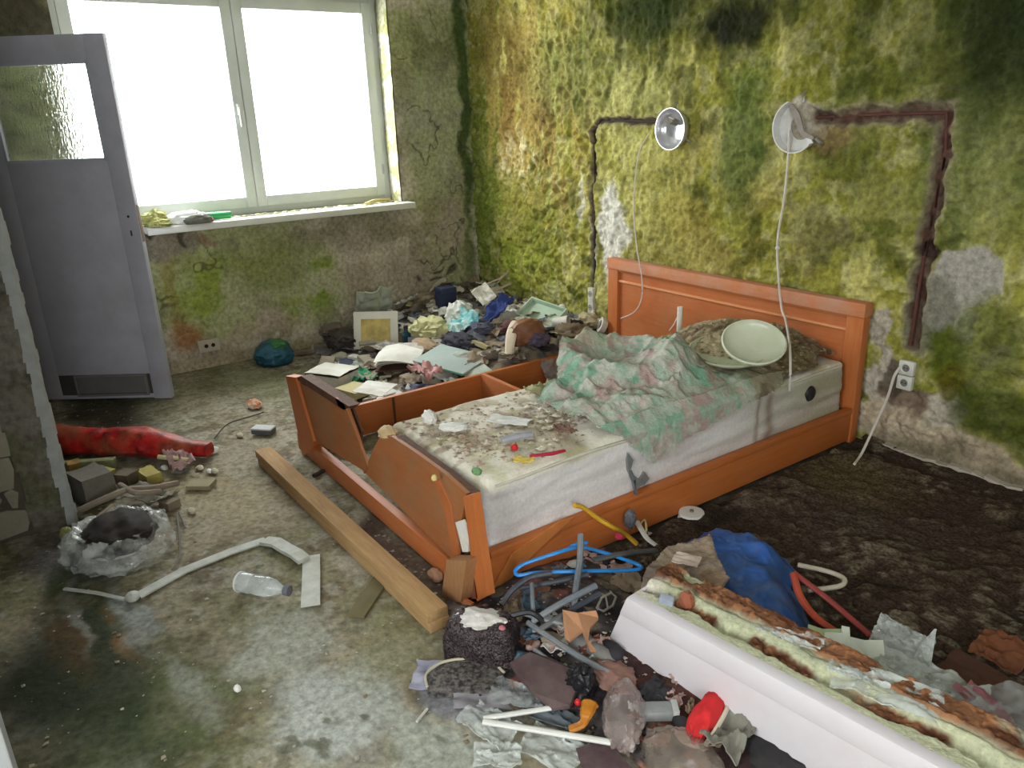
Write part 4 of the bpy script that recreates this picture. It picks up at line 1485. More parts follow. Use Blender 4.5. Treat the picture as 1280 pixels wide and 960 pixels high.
xs = np.linspace(XW + .03, -3.428, 130)
ys = np.linspace(1.45, YW - .045, 130)
X, Y = np.meshgrid(xs, ys, indexing='ij')
nf = fbm(X, Y, 0, .07, 4, 811, ridge=True)
Hh = heap(X, Y) - .03 + .05 * (nf - .5)
keep = Hh > .0
Ch = np.zeros(X.shape + (3,))
Ch[:] = c(146, 132, 112)
blob, lay, _, _ = painter(X, Y, Ch, 63, .05, .1)
lay((92, 80, 70), sstep(.48, .62, fbm(X, Y, 4, .1, 4, 821)) * .8)
lay((168, 160, 146), sstep(.56, .66, fbm(X, Y, 9, .07, 4, 831)) * .8)
lay((90, 96, 112), sstep(.6, .7, fbm(X, Y, 12, .12, 4, 841)) * .6)
o = link('rubble_mound', grid_mesh('rubble_mound', np.stack([X, Y, np.maximum(Hh, .002)], -1), M_ATTR, Ch, keep[:-1, :-1]))
tag(o, 'mound of dirt and shredded rubbish in the corner behind the bed', 'debris', kind='stuff')


def hz(x, y):
    return float(heap(np.array([x]), np.array([y]))[0])


def ath(px, py, lift=.0):
    """where the sight line through that place of the photograph meets the pile"""
    d = ray(px, py)
    for k in range(900):
        p = CAM + d * (2.5 + k * .006)
        if p[2] <= max(hz(p[0], p[1]), 0) + lift or p[0] < XW + .05 or p[1] > YW - .06:
            break
    return Vector((max(p[0], XW + .06), min(p[1], YW - .07), max(p[2], 0.0)))


def book(px, py, w, d, h, rotz, cov, label, tilt=0.0, page=(206, 198, 178), lift=0, name='book', cat='book'):
    a = ath(px, py)
    t = thing(name, label, cat, a + Vector((0, 0, lift)))
    t.rotation_euler = (tilt, tilt * .4, rotz)
    m = mk('cover_%d_%d_%d' % cov, cov, None, .5, 8, rough=.6)
    MB().box((-w / 2, -d / 2, 0), (w / 2, d / 2, .004), .001).build('cover', m, t, smooth=0)
    MB().box((-w / 2, -d / 2, h - .004), (w / 2, d / 2, h), .001).build('cover', m, t, smooth=0)
    MB().box((-w / 2, -d / 2, .004), (-w / 2 + .004, d / 2, h - .004)).build('spine', m, t, smooth=0)
    MB().box((-w / 2 + .004, -d / 2 + .004, .004), (w / 2 - .005, d / 2 - .004, h - .004)).build('page_block', mk('pages_%d' % page[0], page, [int(q * .8) for q in page], .7, 40), t, smooth=0)
    return t


W_PAPER = mk('white_paper', (226, 224, 216), (206, 202, 190), .5, 6, dirt=.25)
book(417, 480, .25, .20, .085, .5, (52, 42, 40), 'thick dark book with pages uppermost on the floor left of the pile', page=(226, 222, 214), name='book')
crumple('white_sheet', ath(417, 480) + Vector((0, 0, .088)), .25, .20, W_PAPER, 101, amp=.012, n=16, label='white sheet lying on top of the thick dark book', cat='paper', rotz=.55, edge=.03)
tb_ = ath(503, 458)
t = thing('open_magazine', 'large open white magazine tilted on the front of the pile', 'magazine', tb_ + Vector((0, 0, .06)))
t.rotation_euler = (.18, -.1, .75)
for k in range(3):
    n_ = 12
    A, B = np.meshgrid(np.linspace(-.135, .135, n_), np.linspace(-.12, .12, n_), indexing='ij')
    Zq = .03 * np.cos(A * 9 + k * .3) + .01 * np.sin(B * 18 + k) + .006 * k
    me = solid_grid('page', np.stack([A, B, Zq], -1), .002, W_PAPER if k else mk('printed_page', (206, 200, 190), (130, 120, 116), .8, 20))
    link('page', me, None, t)
MB().box((-.135, -.125, -.03), (.135, .125, -.022)).build('cover', mk('brown_cover', (96, 70, 58), (70, 50, 44), .6, 9), t, smooth=0)
t = thing('grey_board', 'wide pale blue grey board lying against the far bed rail', 'board', ath(565, 458) + Vector((0, 0, .04)))
t.rotation_euler = (.14, .06, .35)
MB().box((-.19, -.13, 0), (.19, .13, .012), .003).build('board', mk('grey_blue_board', (168, 180, 176), (138, 152, 146), .6, 6), t)
MB().prism([(-.18, -.134, 0), (.19, -.134, 0), (.19, -.134, .012), (-.18, -.134, .012)], (0, .003, 0)).build('edge_strip', mk('mint_edge', (120, 180, 150)), t, smooth=0)
t = thing('picture_sheet', 'white card with a yellow ochre picture leaning in the pile', 'picture', ath(470, 436) + Vector((0, 0, .0)))
t.rotation_euler = (0, 0, math.radians(52))
Mq = Matrix.Rotation(math.radians(62), 4, 'X')
MB().box((-.15, -.002, 0), (.15, .002, .25), .001, Matrix.Rotation(-.35, 4, 'X')).build('card', mk('white_card', (216, 214, 202), (196, 190, 172), .6, 7), t)
MB().box((-.10, -.0035, .05), (.10, -.0022, .20), 0, Matrix.Rotation(-.35, 4, 'X')).build('print', mk('ochre_print', (200, 178, 110), (146, 132, 80), .9, 9, contrast=.12), t, smooth=0)
o = crumple('quilted_cushion', Vector((0, 0, 0)), .34, .30, mk('pale_quilt', (190, 196, 180), (160, 166, 150), .6, 12), 103, amp=.07, n=30, t=.012, label='pale green grey quilted cloth propped against the window wall', cat='cloth')
o.location = ath(472, 402) + Vector((-.02, 0, .07))
o.rotation_euler = (0, -1.15, .1)
crumple('green_net', ath(450, 473), .20, .15, mk('green_net', (62, 150, 104), (40, 110, 80), .7, 40), 104, amp=.06, n=24, label='crumpled green plastic net beside the thick dark book', cat='net')
crumple('white_leaflet', at(469, 488, .172) + Vector((0, 0, .0)), .19, .14, W_PAPER, 105, amp=.012, n=14, label='white leaflet balanced on the far bed rail near the footboard', cat='paper', rotz=.5, edge=.05, tilt=.15)
book(444, 492, .18, .15, .04, .3, (196, 184, 132), 'yellowed book between the footboard and the white leaflet', page=(196, 190, 150))
lump('yellow_cloth', ath(538, 422), .15, .13, .09, mk('pale_yellow_cloth', (198, 196, 150), (164, 160, 112), .8, 10), 31, amp=.5, label='pale yellow crumpled cloth in the middle of the pile', cat='cloth')
lump('beige_bag', ath(530, 438), .13, .07, .05, mk('beige_bag', (170, 146, 118), (130, 108, 84), .7, 10), 32, amp=.4, label='beige paper bag below the pale yellow cloth', cat='bag')
crumple('teal_wrap', ath(580, 414), .24, .22, mk('teal_print', (92, 172, 176), (196, 210, 204), .9, 14, contrast=.08), 106, amp=.12, n=28, label='teal and white printed plastic wrap on the pile', cat='wrapper', tilt=.5)
lump('white_bag', ath(575, 402), .10, .10, .09, mk('white_bag', (206, 208, 200), (168, 170, 160), .7, 12), 33, amp=.5, label='white crumpled plastic bag above the teal wrap', cat='bag')
crumple('blue_cloth', ath(622, 402), .16, .26, mk('navy_cloth', (54, 72, 132), (40, 50, 90), .7, 10), 107, amp=.1, n=24, label='royal blue cloth strip near the corner of the room', cat='cloth', tilt=.6)
o = crumple('bent_card', ath(606, 388) + Vector((0, 0, .05)), .14, .12, mk('white_card_b', (216, 212, 200), (190, 182, 166), .5, 8), 108, amp=.05, n=16, label='bent white card facing the window beside the blue cloth', cat='card', tilt=.9, tilta=.9, edge=.05)
lump('dark_cloth', ath(575, 434), .16, .09, .06, mk('charcoal_cloth', (56, 54, 66), (36, 34, 44), .7, 12), 34, amp=.5, label='charcoal cloth heap above the grey board', cat='cloth')
lump('orange_scrap', ath(574, 386), .05, .04, .035, mk('orange_scrap', (206, 122, 96), (170, 94, 72), .6, 14), 35, label='orange scrap near the top of the pile', cat='scrap')
t = thing('navy_box', 'navy blue box standing at the foot of the window wall', 'box', ath(558, 382))
MB().box((-.05, -.06, 0), (.05, .06, .13), .004).build('box', mk('navy_box', (40, 48, 74), (30, 36, 56), .5, 8), t)
MB().box((-.052, -.062, .10), (.052, .062, .135), .003).build('lid', mk('navy_lid', (48, 56, 84), rough=.5), t)
t = thing('dark_bottle', 'small dark teal bottle standing among the papers', 'bottle', ath(509, 432))
MB().lathe([(0, 0), (.028, 0), (.03, .01), (.03, .075), (.014, .095), (.012, .115), (0, .115)], 20).build('bottle', mk('dark_teal_glass', (28, 66, 82), rough=.2, bump=0), t)
MB().lathe([(0, .113), (.015, .113), (.015, .135), (0, .135)], 16).build('cap', M_BLACK, t)
crumple('pink_cloth', ath(533, 482) + Vector((0, 0, .06)), .2, .13, mk('dusty_pink_cloth', (196, 150, 146), (160, 116, 114), .7, 14), 109, amp=.09, n=24, label='dusty pink cloth draped by the far bed rail', cat='cloth')
crumple('newspaper', ath(498, 444) + Vector((0, 0, .03)), .34, .16, mk('newsprint', (178, 172, 162), (106, 100, 96), .9, 34, contrast=.1), 110, amp=.04, n=20, label='folded newspaper behind the open magazine', cat='newspaper', rotz=.4, edge=.05)
book(530, 433, .2, .14, .03, 1.1, (66, 60, 64), 'thin dark book under the yellow cloth', tilt=.2)
lump('brown_boot', ath(658, 428), .08, .12, .09, mk('brown_leather', (136, 92, 66), (100, 64, 48), .7, 8, rough=.5), 36, amp=.25, label='brown leather boot lying by the far bed rail', cat='boot')
o = MB().tube(smooth_pts([ath(636, 449) + Vector((0, 0, .03)), ath(640, 438) + Vector((0, 0, .10)), ath(644, 428) + Vector((0, 0, .13))]), [.02 + .012 * math.sin(k * .2) for k in range(17)], 8, flat=.45).build('white_sole', mk('cream_sole', (222, 208, 186), (186, 170, 148), .6, 12))
tag(o, 'cream shoe sole standing upright beside the brown boot', 'sole')
o = crumple('grey_rag', Vector((-3.40, 2.60, .10)), .13, .17, mk('grey_rag', (150, 138, 130), (120, 112, 112), .7, 12), 111, amp=.05, n=20, label='grey rag hanging over the far bed rail', cat='rag', tilt=0)
o.rotation_euler = (0, 1.25, 0)
o.location = (-3.398, 2.62, .10)
lump('violet_rag', ath(672, 434) + Vector((0, 0, .02)), .08, .08, .05, mk('violet_rag', (98, 88, 108), (70, 62, 80), .7, 12), 37, amp=.5, label='violet grey rag heaped above the far bed rail', cat='rag')
t = thing('tray', 'mint white foam tray tilted against the mossy wall', 'tray', ath(678, 398) + Vector((0, 0, .02)))
t.rotation_euler = (.5, .15, .25)
MB().box((-.15, -.09, 0), (.15, .09, .008), .002).build('base', mk('mint_tray', (186, 206, 184), (150, 170, 148), .6, 10), t)
for a_, b_ in (((-.15, -.09), (.15, -.08)), ((-.15, .08), (.15, .09)), ((-.15, -.08), (-.14, .08)), ((.14, -.08), (.15, .08))):
    MB().box((a_[0], a_[1], .008), (b_[0], b_[1], .04), .002).build('rim', MATS['mint_tray'], t)
lump('white_ball', ath(703, 396) + Vector((0, 0, .05)), .025, .025, .025, m_foam, 38, amp=.1, label='round white knob on the right end of the foam tray', cat='knob')
t = thing('white_cup', 'crushed white plastic cup lying on its side right of the brown boot', 'cup', ath(692, 410) + Vector((0, 0, .035)))
t.rotation_euler = (0, 1.45, .6)
MB().lathe([(0, 0), (.03, 0), (.042, .1), (.044, .1), (.040, .1), (.028, .004), (0, .004)], 20).build('cup', mk('cup_plastic', (214, 208, 196), rough=.5), t)
lump('brown_sack', ath(715, 425), .14, .10, .07, mk('brown_sack', (108, 92, 68), (80, 66, 50), .8, 12), 39, amp=.45, label='brown sack slumped behind the far bed rail near the headboard', cat='sack')
lump('pale_rubble', ath(735, 408), .1, .08, .06, mk('pale_rubble', (176, 164, 132), (140, 126, 98), .8, 14), 40, amp=.5, label='pale lump of fallen plaster under the tall socket box', cat='plaster')
t = thing('fallen_socket', 'fallen cable box with a round black opening left of the headboard post', 'socket', ath(752, 416) + Vector((0, 0, .05)))
t.rotation_euler = (-.4, 0, -.5)
MB().lathe([(.026, -.025), (.045, -.025), (.05, 0), (.05, .012), (.03, .014), (.026, .0)], 22, Matrix.Rotation(R90, 4, 'X'), close=True).build('ring', mk('white_ring', (204, 200, 186), (160, 154, 138), .7, 20), t)
MB().lathe([(0, .004), (.03, .004), (.03, -.02), (0, -.02)], 18, Matrix.Rotation(R90, 4, 'X')).build('opening', M_BLACK, t)
o = MB().tube(smooth_pts([ony(742, 388, 3.2), ony(741, 396, 3.18), ath(744, 405) + Vector((0, 0, .03)), ath(752, 410) + Vector((0, 0, .05))]), .012, 8).build('white_wire', M_CABLE)
tag(o, 'white wire bundle from the tall socket box to the fallen cable box', 'wire')
m_stick = mk('grey_stick', (164, 148, 126), (128, 112, 94), .7, 10)
for i, (p0, p1, w, lab) in enumerate((((588, 372), (636, 356), .016, 'upper weathered lath in the corner of the room'), ((600, 380), (640, 366), .018, 'second weathered lath below the topmost one in the corner'), ((618, 366), (638, 350), .014, 'short lath leaning on the corner of the two walls'), ((430, 402), (450, 392), .014, 'pale lath against the window wall left of the quilted cloth'))):
    a, b_ = ath(*p0) + Vector((0, 0, .05)), ath(*p1) + Vector((0, 0, .07))
    if (a - b_).length < .12:
        b_ = a + (b_ - a).normalized() * .2
    o = MB().tube([a, (a + b_) / 2, b_], w, 4, flat=.5).build('lath', m_stick, smooth=0)
    tag(o, lab, 'lath')
lump('dark_bag', ath(430, 432), .16, .12, .08, mk('dark_bag', (70, 60, 58), (48, 42, 42), .7, 12), 41, amp=.45, label='dark brown bag slumped left of the ochre picture card', cat='bag')
lump('grey_bag', ath(418, 420), .12, .10, .06, mk('taupe_bag', (120, 106, 96), (90, 80, 72), .7, 12), 42, amp=.45, label='taupe rag pile against the wall below the window', cat='rag')
lump('black_bag', ath(600, 416), .1, .1, .05, mk('blue_black_bag', (60, 62, 84), (100, 96, 110), .7, 12), 43, amp=.5, label='blue black bag just right of the teal wrap', cat='bag')
lump('maroon_rag', ath(640, 415), .08, .08, .05, mk('maroon_rag', (100, 66, 64), (74, 48, 50), .7, 12), 44, amp=.5, label='maroon rag left of the brown boot', cat='rag')
# many torn scraps that nothing tells apart
rp = random.Random(21)
pal = [('cream', (206, 200, 186)), ('beige', (186, 176, 158)), ('tan', (150, 134, 112)), ('taupe', (120, 106, 92)), ('dark brown', (96, 84, 76)), ('white', (222, 220, 214)), ('blue grey', (130, 136, 148)), ('slate blue', (84, 90, 112)), ('sandy', (166, 150, 128)), ('straw yellow', (196, 186, 140)), ('charcoal', (70, 62, 60)), ('pale green', (180, 190, 176))]
smats = [(nm, mk('scrap_' + nm.replace(' ', '_'), q, [int(v_ * .72) for v_ in q], .8, 12)) for nm, q in pal]
for i in range(260):
    x, y = rp.uniform(-5.05, -3.48), rp.uniform(1.62, 3.18)
    if y < 1.9 and x < -4.7:
        continue
    sz = rp.uniform(.05, .17)
    loc = Vector((x, y, max(hz(x, y) - .012, .0)))
    k = rp.random()
    nm, m = smats[rp.choice((0, 0, 1, 1, 2, 3, 4, 5, 5, 5, 6, 7, 8, 9, 10, 11))]
    row = 'along the bed rail' if x > -3.85 else ('in the middle of the pile' if x > -4.5 else 'along the window wall')
    row2 = ' near the headboard wall' if y > 2.75 else (' halfway back' if y > 2.25 else ' at the front')
    pl_ = row + row2
    if k < .55:
        crumple('paper_scrap', loc, sz, sz * rp.uniform(.5, 1), m, 200 + i, amp=rp.uniform(.02, .06), n=12, label='torn %s scrap %s' % (nm, pl_), cat='scrap', group='torn %s scraps %s' % (nm, pl_), rotz=rp.uniform(0, 6), tilt=rp.uniform(-.6, .6), edge=.3)
    elif k < .8:
        o = MB().box((-sz * .5, -sz * .35, 0), (sz * .5, sz * .35, rp.uniform(.006, .03)), .002).build('board_scrap', m, smooth=0)
        o.location = loc + Vector((0, 0, .01))
        o.rotation_euler = (rp.uniform(-.4, .4), rp.uniform(-.4, .4), rp.uniform(0, 6))
        tag(o, 'flat %s board scrap %s' % (nm, pl_), 'scrap', '%s board scraps %s' % (nm, pl_))
    else:
        lump('cloth_lump', loc, sz * .45, sz * .36, sz * .25, m, 300 + i, amp=.5, sub=3, label='crumpled %s rag %s' % (nm, pl_), cat='rag', group='%s rags %s' % (nm, pl_), rot=rp.uniform(0, 6))

# teal bag under the window
o = lump('teal_bag', at(337, 449) + Vector((.10, 0, 0)), .14, .13, .10, mk('teal_bag', (44, 96, 116), (30, 66, 84), .8, 9, rough=.4), 51, amp=.35, sub=4, freq=1.4, label='crumpled teal plastic bag on the floor under the window', cat='bag')
g = lump('green_patch', (.02, .02, .10), .09, .07, .04, mk('green_film', (62, 120, 72), (44, 90, 56), .7, 10, rough=.4), 52, amp=.4)
g.parent = o
# ------------------------------------------------------------------ left side: red roll, stones, plastic bag, strips, bottle
ra, rb_ = at(60, 552, .06), at(262, 563, .04)
t = thing('red_roll', 'faded red rolled cloth lying on the floor before the open door', 'roll', (ra + rb_) / 2 - Vector((0, 0, .05)))
o0 = Vector(t.location)
n_, m_ = 60, 26
vs, fs = [], []
dirv = (rb_ - ra)
Lr = dirv.length
dirv.normalize()
side = Vector((-dirv.y, dirv.x, 0))
for i in range(n_):
    s_ = i / (n_ - 1)
    r_ = .075 * (1 - s_) + .036 * s_ + .022 * math.exp(-((s_ - .6) / .2) ** 2)
    for k in range(m_):
        q = 2 * math.pi * k / m_
        w_ = fbm(np.array([s_ * 6]), np.array([math.cos(q)]), np.array([math.sin(q)]), .6, 4, 901, ridge=True)[0]
        rr_ = r_ * (.82 + .45 * (w_ - .3))
        p_ = ra + dirv * (Lr * s_) + side * (math.cos(q) * rr_ * 1.15)
        p_.z = max(r_ * .82 + math.sin(q) * rr_, .004) + .012
        vs.append(p_ - o0)
for i in range(n_ - 1):
    for k in range(m_):
        k2 = (k + 1) % m_
        fs.append((i * m_ + k, i * m_ + k2, (i + 1) * m_ + k2, (i + 1) * m_ + k))
fs.append(tuple(range(m_)))
fs.append(tuple((n_ - 1) * m_ + k for k in range(m_))[::-1])
MB().add(vs, fs).build('cloth', mk('faded_red_cloth', (186, 30, 30), (84, 18, 20), .9, 16, dirt=.85, dirtcol=(158, 96, 66), contrast=.12, rough=.5), t, smooth=1.0)
crumple('torn_lining', at(225, 580, .02) - o0, .22, .10, mk('pink_grey_lining', (190, 160, 156), (130, 96, 96), .8, 12), 120, amp=.07, n=26).parent = t
lump('white_end', at(266, 566, .0) - o0, .02, .035, .02, m_foam, 61).parent = t
o = MB().tube([at(198, 571, .06), at(236, 575, .05)], .011, 8).build('white_stick', mk('cream_stick', (206, 196, 160), (170, 156, 110), .7, 14))
tag(o, 'short cream stick lying on the end of the red roll', 'stick')


def stone(px, py, w, d, h, mat, seed, label, name='stone', cat='stone', rot=0.0):
    bm = bmesh.new()
    bmesh.ops.create_cube(bm, size=1.0)
    bmesh.ops.subdivide_edges(bm, edges=bm.edges[:], cuts=3, use_grid_fill=True)
    co = np.array([v_.co for v_ in bm.verts])
    n = fbm(co[:, 0] + seed, co[:, 1], co[:, 2], .6, 3, seed) - .5
    co = co * (1 + .35 * n[:, None]) * np.array([w, d, h])
    co[:, 2] -= co[:, 2].min()
    for v_, p_ in zip(bm.verts, co):
        v_.co = p_
    me = bpy.data.meshes.new(name)
    bm.to_mesh(me)
    bm.free()
    o = link(name, me, mat, None, at(px, py), .5)
    o.rotation_euler = (0, 0, rot)
    return tag(o, label, cat)


m_stone = mk('grey_concrete', (112, 108, 98), (86, 82, 74), .7, 12, bump=.5)
m_ybrick = mk('yellow_brick', (176, 164, 92), (140, 126, 72), .7, 14, bump=.5)
stone(118, 622, .17, .13, .12, m_stone, 71, 'large grey concrete lump beside the plaster corner', rot=.3)
stone(128, 603, .12, .07, .06, m_ybrick, 72, 'yellow brick piece behind the grey concrete lump', 'brick_piece', 'brick', .5)
stone(188, 600, .12, .07, .045, m_ybrick, 73, 'yellow brick piece under the middle of the red roll', 'brick_piece', 'brick', .2)
stone(95, 592, .06, .05, .06, mk('ochre_brick', (168, 138, 74), (120, 96, 54), .7, 14, bump=.5), 74, 'small ochre brick piece close to the plaster corner', 'brick_piece', 'brick')
stone(160, 603, .07, .07, .05, mk('brown_stone', (110, 98, 82), (84, 74, 62), .7, 14, bump=.5), 75, 'brown stone between the two yellow brick pieces', rot=.7)
stone(213, 634, .07, .06, .035, mk('dun_stone', (134, 124, 104), (104, 94, 78), .7, 14, bump=.5), 76, 'dun stone right behind the clear plastic bag', rot=.4)
stone(252, 608, .11, .08, .02, mk('tan_stone', (158, 148, 118), (124, 114, 88), .7, 14, bump=.5), 77, 'flat tan plaster slab on the floor right of the brick pieces', 'slab', 'plaster', .9)
o = MB().box((-.13, -.02, 0), (.13, .02, .05), .004).build('green_lath', mk('green_grey_lath', (150, 150, 110), (70, 80, 60), .8, 10), smooth=.5)
o.location = at(110, 590) + Vector((0, 0, .01))
o.rotation_euler = (0, 0, math.radians(62))
tag(o, 'green grey lath under the red roll beside the plaster corner', 'lath')
m_br = mk('dry_branch', (150, 136, 122), (112, 100, 88), .8, 18)
for pts, r_, lab in (([(95, 640, .03), (130, 624, .09), (160, 612, .1), (190, 610, .07), (222, 604, .03)], .014, 'long bare branch lying over the grey concrete lump'), ([(102, 658, .06), (122, 648, .10), (142, 632, .12)], .012, 'broken branch end with a white tip above the clear bag'), ([(150, 606, .1), (170, 616, .1), (200, 614, .06)], .012, 'short branch crossing the long bare branch')):
    o = MB().tube(smooth_pts([at(*p_) for p_ in pts], 5), r_, 7).build('branch', m_br)
    tag(o, lab, 'branch')
crumple('white_film', at(185, 625, .02), .22, .14, mk('greyish_sheet', (150, 144, 132), (118, 112, 102), .7, 12), 121, amp=.06, n=22, label='grey plastic sheet lying behind the clear bag', cat='sheet', rotz=.6)
lump('buckle_scrap', at(226, 590), .025, .04, .02, mk('buckle_black', (60, 58, 56), (150, 148, 140), .8, 60), 62, amp=.5, label='small black buckle scrap before the end of the red roll', cat='scrap')
for i, (px, py, s_) in enumerate(((206, 586, .03), (250, 586, .03), (262, 590, .025), (300, 545, .03), (240, 640, .03), (268, 590, .03))):
    lump('plaster_chip', at(px, py), s_, s_ * .6, s_ * .35, m_foam if i in (0, 2) else mk('plaster_chip', (186, 178, 156), (150, 140, 118), .7, 20), 400 + i, sub=2, label=('white plaster chip under the cream stick', 'dull plaster chip right of the buckle scrap', 'white plaster chip beyond the end of the red roll', 'dull plaster chip beside the orange crumb', 'dull plaster chip right of the clear bag', 'dull plaster chip below the tan slab')[i], cat='chip')
lump('orange_crumb', at(318, 509), .055, .04, .03, mk('orange_crumb', (190, 110, 62), (226, 208, 186), .95, 16, contrast=.1), 63, amp=.5, label='orange and white crumb alone on the floor before the window', cat='crumb')
t = thing('grey_block', 'small grey white plastic block on the floor behind the timber', 'block', at(330, 541), rotz=.75)
MB().box((-.055, -.03, 0), (.055, .03, .03), .004).build('body', mk('block_dark', (96, 98, 102), (70, 72, 76), .5, 20), t)
MB().box((-.056, -.031, .024), (.056, .031, .033), .003).build('lid', mk('block_lid', (196, 198, 198), (160, 162, 164), .5, 20), t)
o = MB().tube(smooth_pts([at(268, 548, .012), at(285, 530, .02), at(315, 520, .012), at(330, 515, .01)]), .0035, 6).build('thin_wire', mk('dark_wire', (70, 66, 58)))
tag(o, 'thin dark wire running from the red roll to the orange crumb', 'wire')
o = MB().tube([at(392, 595, .012), at(405, 588, .012)], .01, 6).build('dark_peg', mk('dark_peg', (60, 44, 36)))
tag(o, 'dark wooden peg on the floor by the footboard', 'peg')

m_film = clear_mat('cloudy_film', (208, 214, 210), .14, .56, .25, 16, .5)
m_film2 = clear_mat('thin_film', (196, 202, 202), .05, .35, .2, 22, .5)
# the open clear bag with its dark mouth
cb = at(152, 690)
t = thing('clear_bag', 'clear plastic bag standing open with dark soil inside', 'bag', (cb.x, cb.y, 0))
n_, m_ = 30, 64
vs, fs = [], []
prof = [(.235, .0), (.25, .03), (.24, .07), (.22, .10), (.18, .115), (.145, .10), (.135, .07), (.14, .03)]
pr = np.array([[a_[0], a_[1]] for a_ in prof])
ti = np.linspace(0, len(prof) - 1, n_)
rads = np.interp(ti, range(len(prof)), pr[:, 0])
hts = np.interp(ti, range(len(prof)), pr[:, 1])
for i in range(n_):
    for k in range(m_):
        q = 2 * math.pi * k / m_
        w_ = fbm(np.array([math.cos(q) * 1.6]), np.array([math.sin(q) * 1.6]), np.array([i * .07]), .45, 4, 911, ridge=True)[0]
        rr_ = rads[i] * (.8 + .35 * (w_ - .25))
        vs.append((math.cos(q) * rr_ * .82, math.sin(q) * rr_ * .8, max(hts[i] * (.6 + .6 * w_), .003)))
for i in range(n_ - 1):
    for k in range(m_):
        k2 = (k + 1) % m_
        fs.append((i * m_ + k, i * m_ + k2, (i + 1) * m_ + k2, (i + 1) * m_ + k))
MB().add(vs, fs).build('film', clear_mat('bag_film', (232, 236, 232), .02, .55, .15, 14, .8), t, smooth=1.2)
lump('soil', (0, 0, .05), .15, .125, .06, mk('dark_soil', (38, 30, 22), (24, 20, 16), .8, 30), 64, amp=.3).parent = t
o = MB().tube(smooth_pts([at(232, 660, .01), at(222, 640, .012), at(225, 690, .01), at(215, 712, .012)]), .004, 6).build('wire_loop', mk('grey_wire', (120, 116, 108)))
tag(o, 'thin grey wire along the right edge of the clear bag', 'wire')
lump('green_bud', at(84, 672), .03, .025, .03, mk('pale_green_bud', (150, 150, 96), (110, 112, 66), .7, 18), 65, label='pale green lump at the foot of the plaster corner', cat='lump')

m_strip = mk('white_plastic_strip', (194, 196, 190), (160, 162, 152), .8, 18, rough=.6, bump=.4, dirt=.3, dirtcol=(140, 134, 112))


def strip(px_pts, w, label, z=.006, th=.006, wob=0.0):
    ps = [at(px, py, z + (wob * (i % 2))) for i, (px, py) in enumerate(px_pts)]
    m = MB()
    L_, R_ = [], []
    for i, p_ in enumerate(ps):
        tdir = (ps[min(i + 1, len(ps) - 1)] - ps[max(i - 1, 0)]).normalized()
        sd = Vector((-tdir.y, tdir.x, 0)) * w / 2
        L_.append(p_ + sd)
        R_.append(p_ - sd)
    vs = L_ + R_ + [q - Vector((0, 0, th)) for q in L_] + [q - Vector((0, 0, th)) for q in R_]
    k = len(ps)
    fs = []
    for i in range(k - 1):
        fs += [(i, i + 1, k + i + 1, k + i), (2 * k + i, 3 * k + i, 3 * k + i + 1, 2 * k + i + 1), (i, 2 * k + i, 2 * k + i + 1, i + 1), (k + i, k + i + 1, 3 * k + i + 1, 3 * k + i)]
    fs += [(0, k, 3 * k, 2 * k), (k - 1, 3 * k - 1, 4 * k - 1, 2 * k - 1)]
    m.add(vs, fs)
    return tag(m.build('plastic_strip', m_strip, smooth=0), label, 'strip')


strip([(172, 744), (230, 712), (290, 688), (332, 674)], .042, 'long white plastic strip slanting across the floor to its bend', .008)
strip([(330, 674), (345, 676), (358, 684), (370, 690), (380, 698)], .05, 'crumpled white plastic strip piece at the bend', .02, .014, .01)
strip([(389, 694), (389, 715), (388, 756)], .062, 'wide white plastic strip end pointing to the viewer', .008)
strip([(80, 735), (120, 740), (156, 748)], .012, 'narrow grey white strip running left from the strip joint', .008)
lump('strip_joint', at(166, 748), .028, .022, .014, m_strip, 66, amp=.15, label='white joint knob between the narrow and the long plastic strip', cat='joint')
b0, b1 = at(300, 738), at(352, 748)
t = thing('water_bottle', 'clear plastic bottle lying on the bare floor beside the wide strip', 'bottle', b0, rotz=math.atan2((b1 - b0).y, (b1 - b0).x))
Mb = Matrix.Translation((0, 0, .036)) @ Matrix.Rotation(R90, 4, 'Y')
Lq = (b1 - b0).length + .02
MB().lathe([(0, 0), (.032, .002), (.035, .01), (.035, Lq * .3), (.033, Lq * .33), (.035, Lq * .36), (.035, Lq * .62), (.028, Lq * .78), (.014, Lq * .92), (.013, Lq)], 28, Mb).build('bottle', clear_mat('bottle_plastic', (214, 222, 222), .2, .5, .12, 14, .3), t)
MB().lathe([(0, Lq * .985), (.017, Lq * .985), (.018, Lq * 1.09), (0, Lq * 1.09)], 18, Mb).build('cap', mk('grey_cap', (90, 92, 100), (120, 122, 128), .6, 40), t)
MB().lathe([(.0355, Lq * .02), (.0358, Lq * .06)], 28, Mb).build('label_band', mk('white_band', (226, 228, 228)), t)
o = MB().box((-.03, -.12, 0), (.03, .12, .008), .002).build('thin_board', mk('mossy_board', (112, 100, 70), (88, 84, 56), .8, 14))
o.location = at(463, 745)
o.rotation_euler = (0, 0, math.radians(42))
tag(o, 'thin mossy board lying flat between the bottle and the timber', 'board')
o = MB().tube([at(521, 902, .006), at(534, 886, .006)], .004, 6).build('white_straw', mk('straw_white', (206, 204, 196)))
tag(o, 'tiny white straw alone on the floor in front', 'straw')
lump('tan_stone', at(545, 722), .035, .025, .02, mk('tan_pebble', (172, 134, 108), (140, 104, 82), .7, 14), 67, amp=.2, label='tan pebble between the timber and the footboard', cat='stone')
lump('white_chip', at(297, 862), .016, .010, .008, m_foam, 68, label='white chip alone on the floor below the bottle', cat='chip')

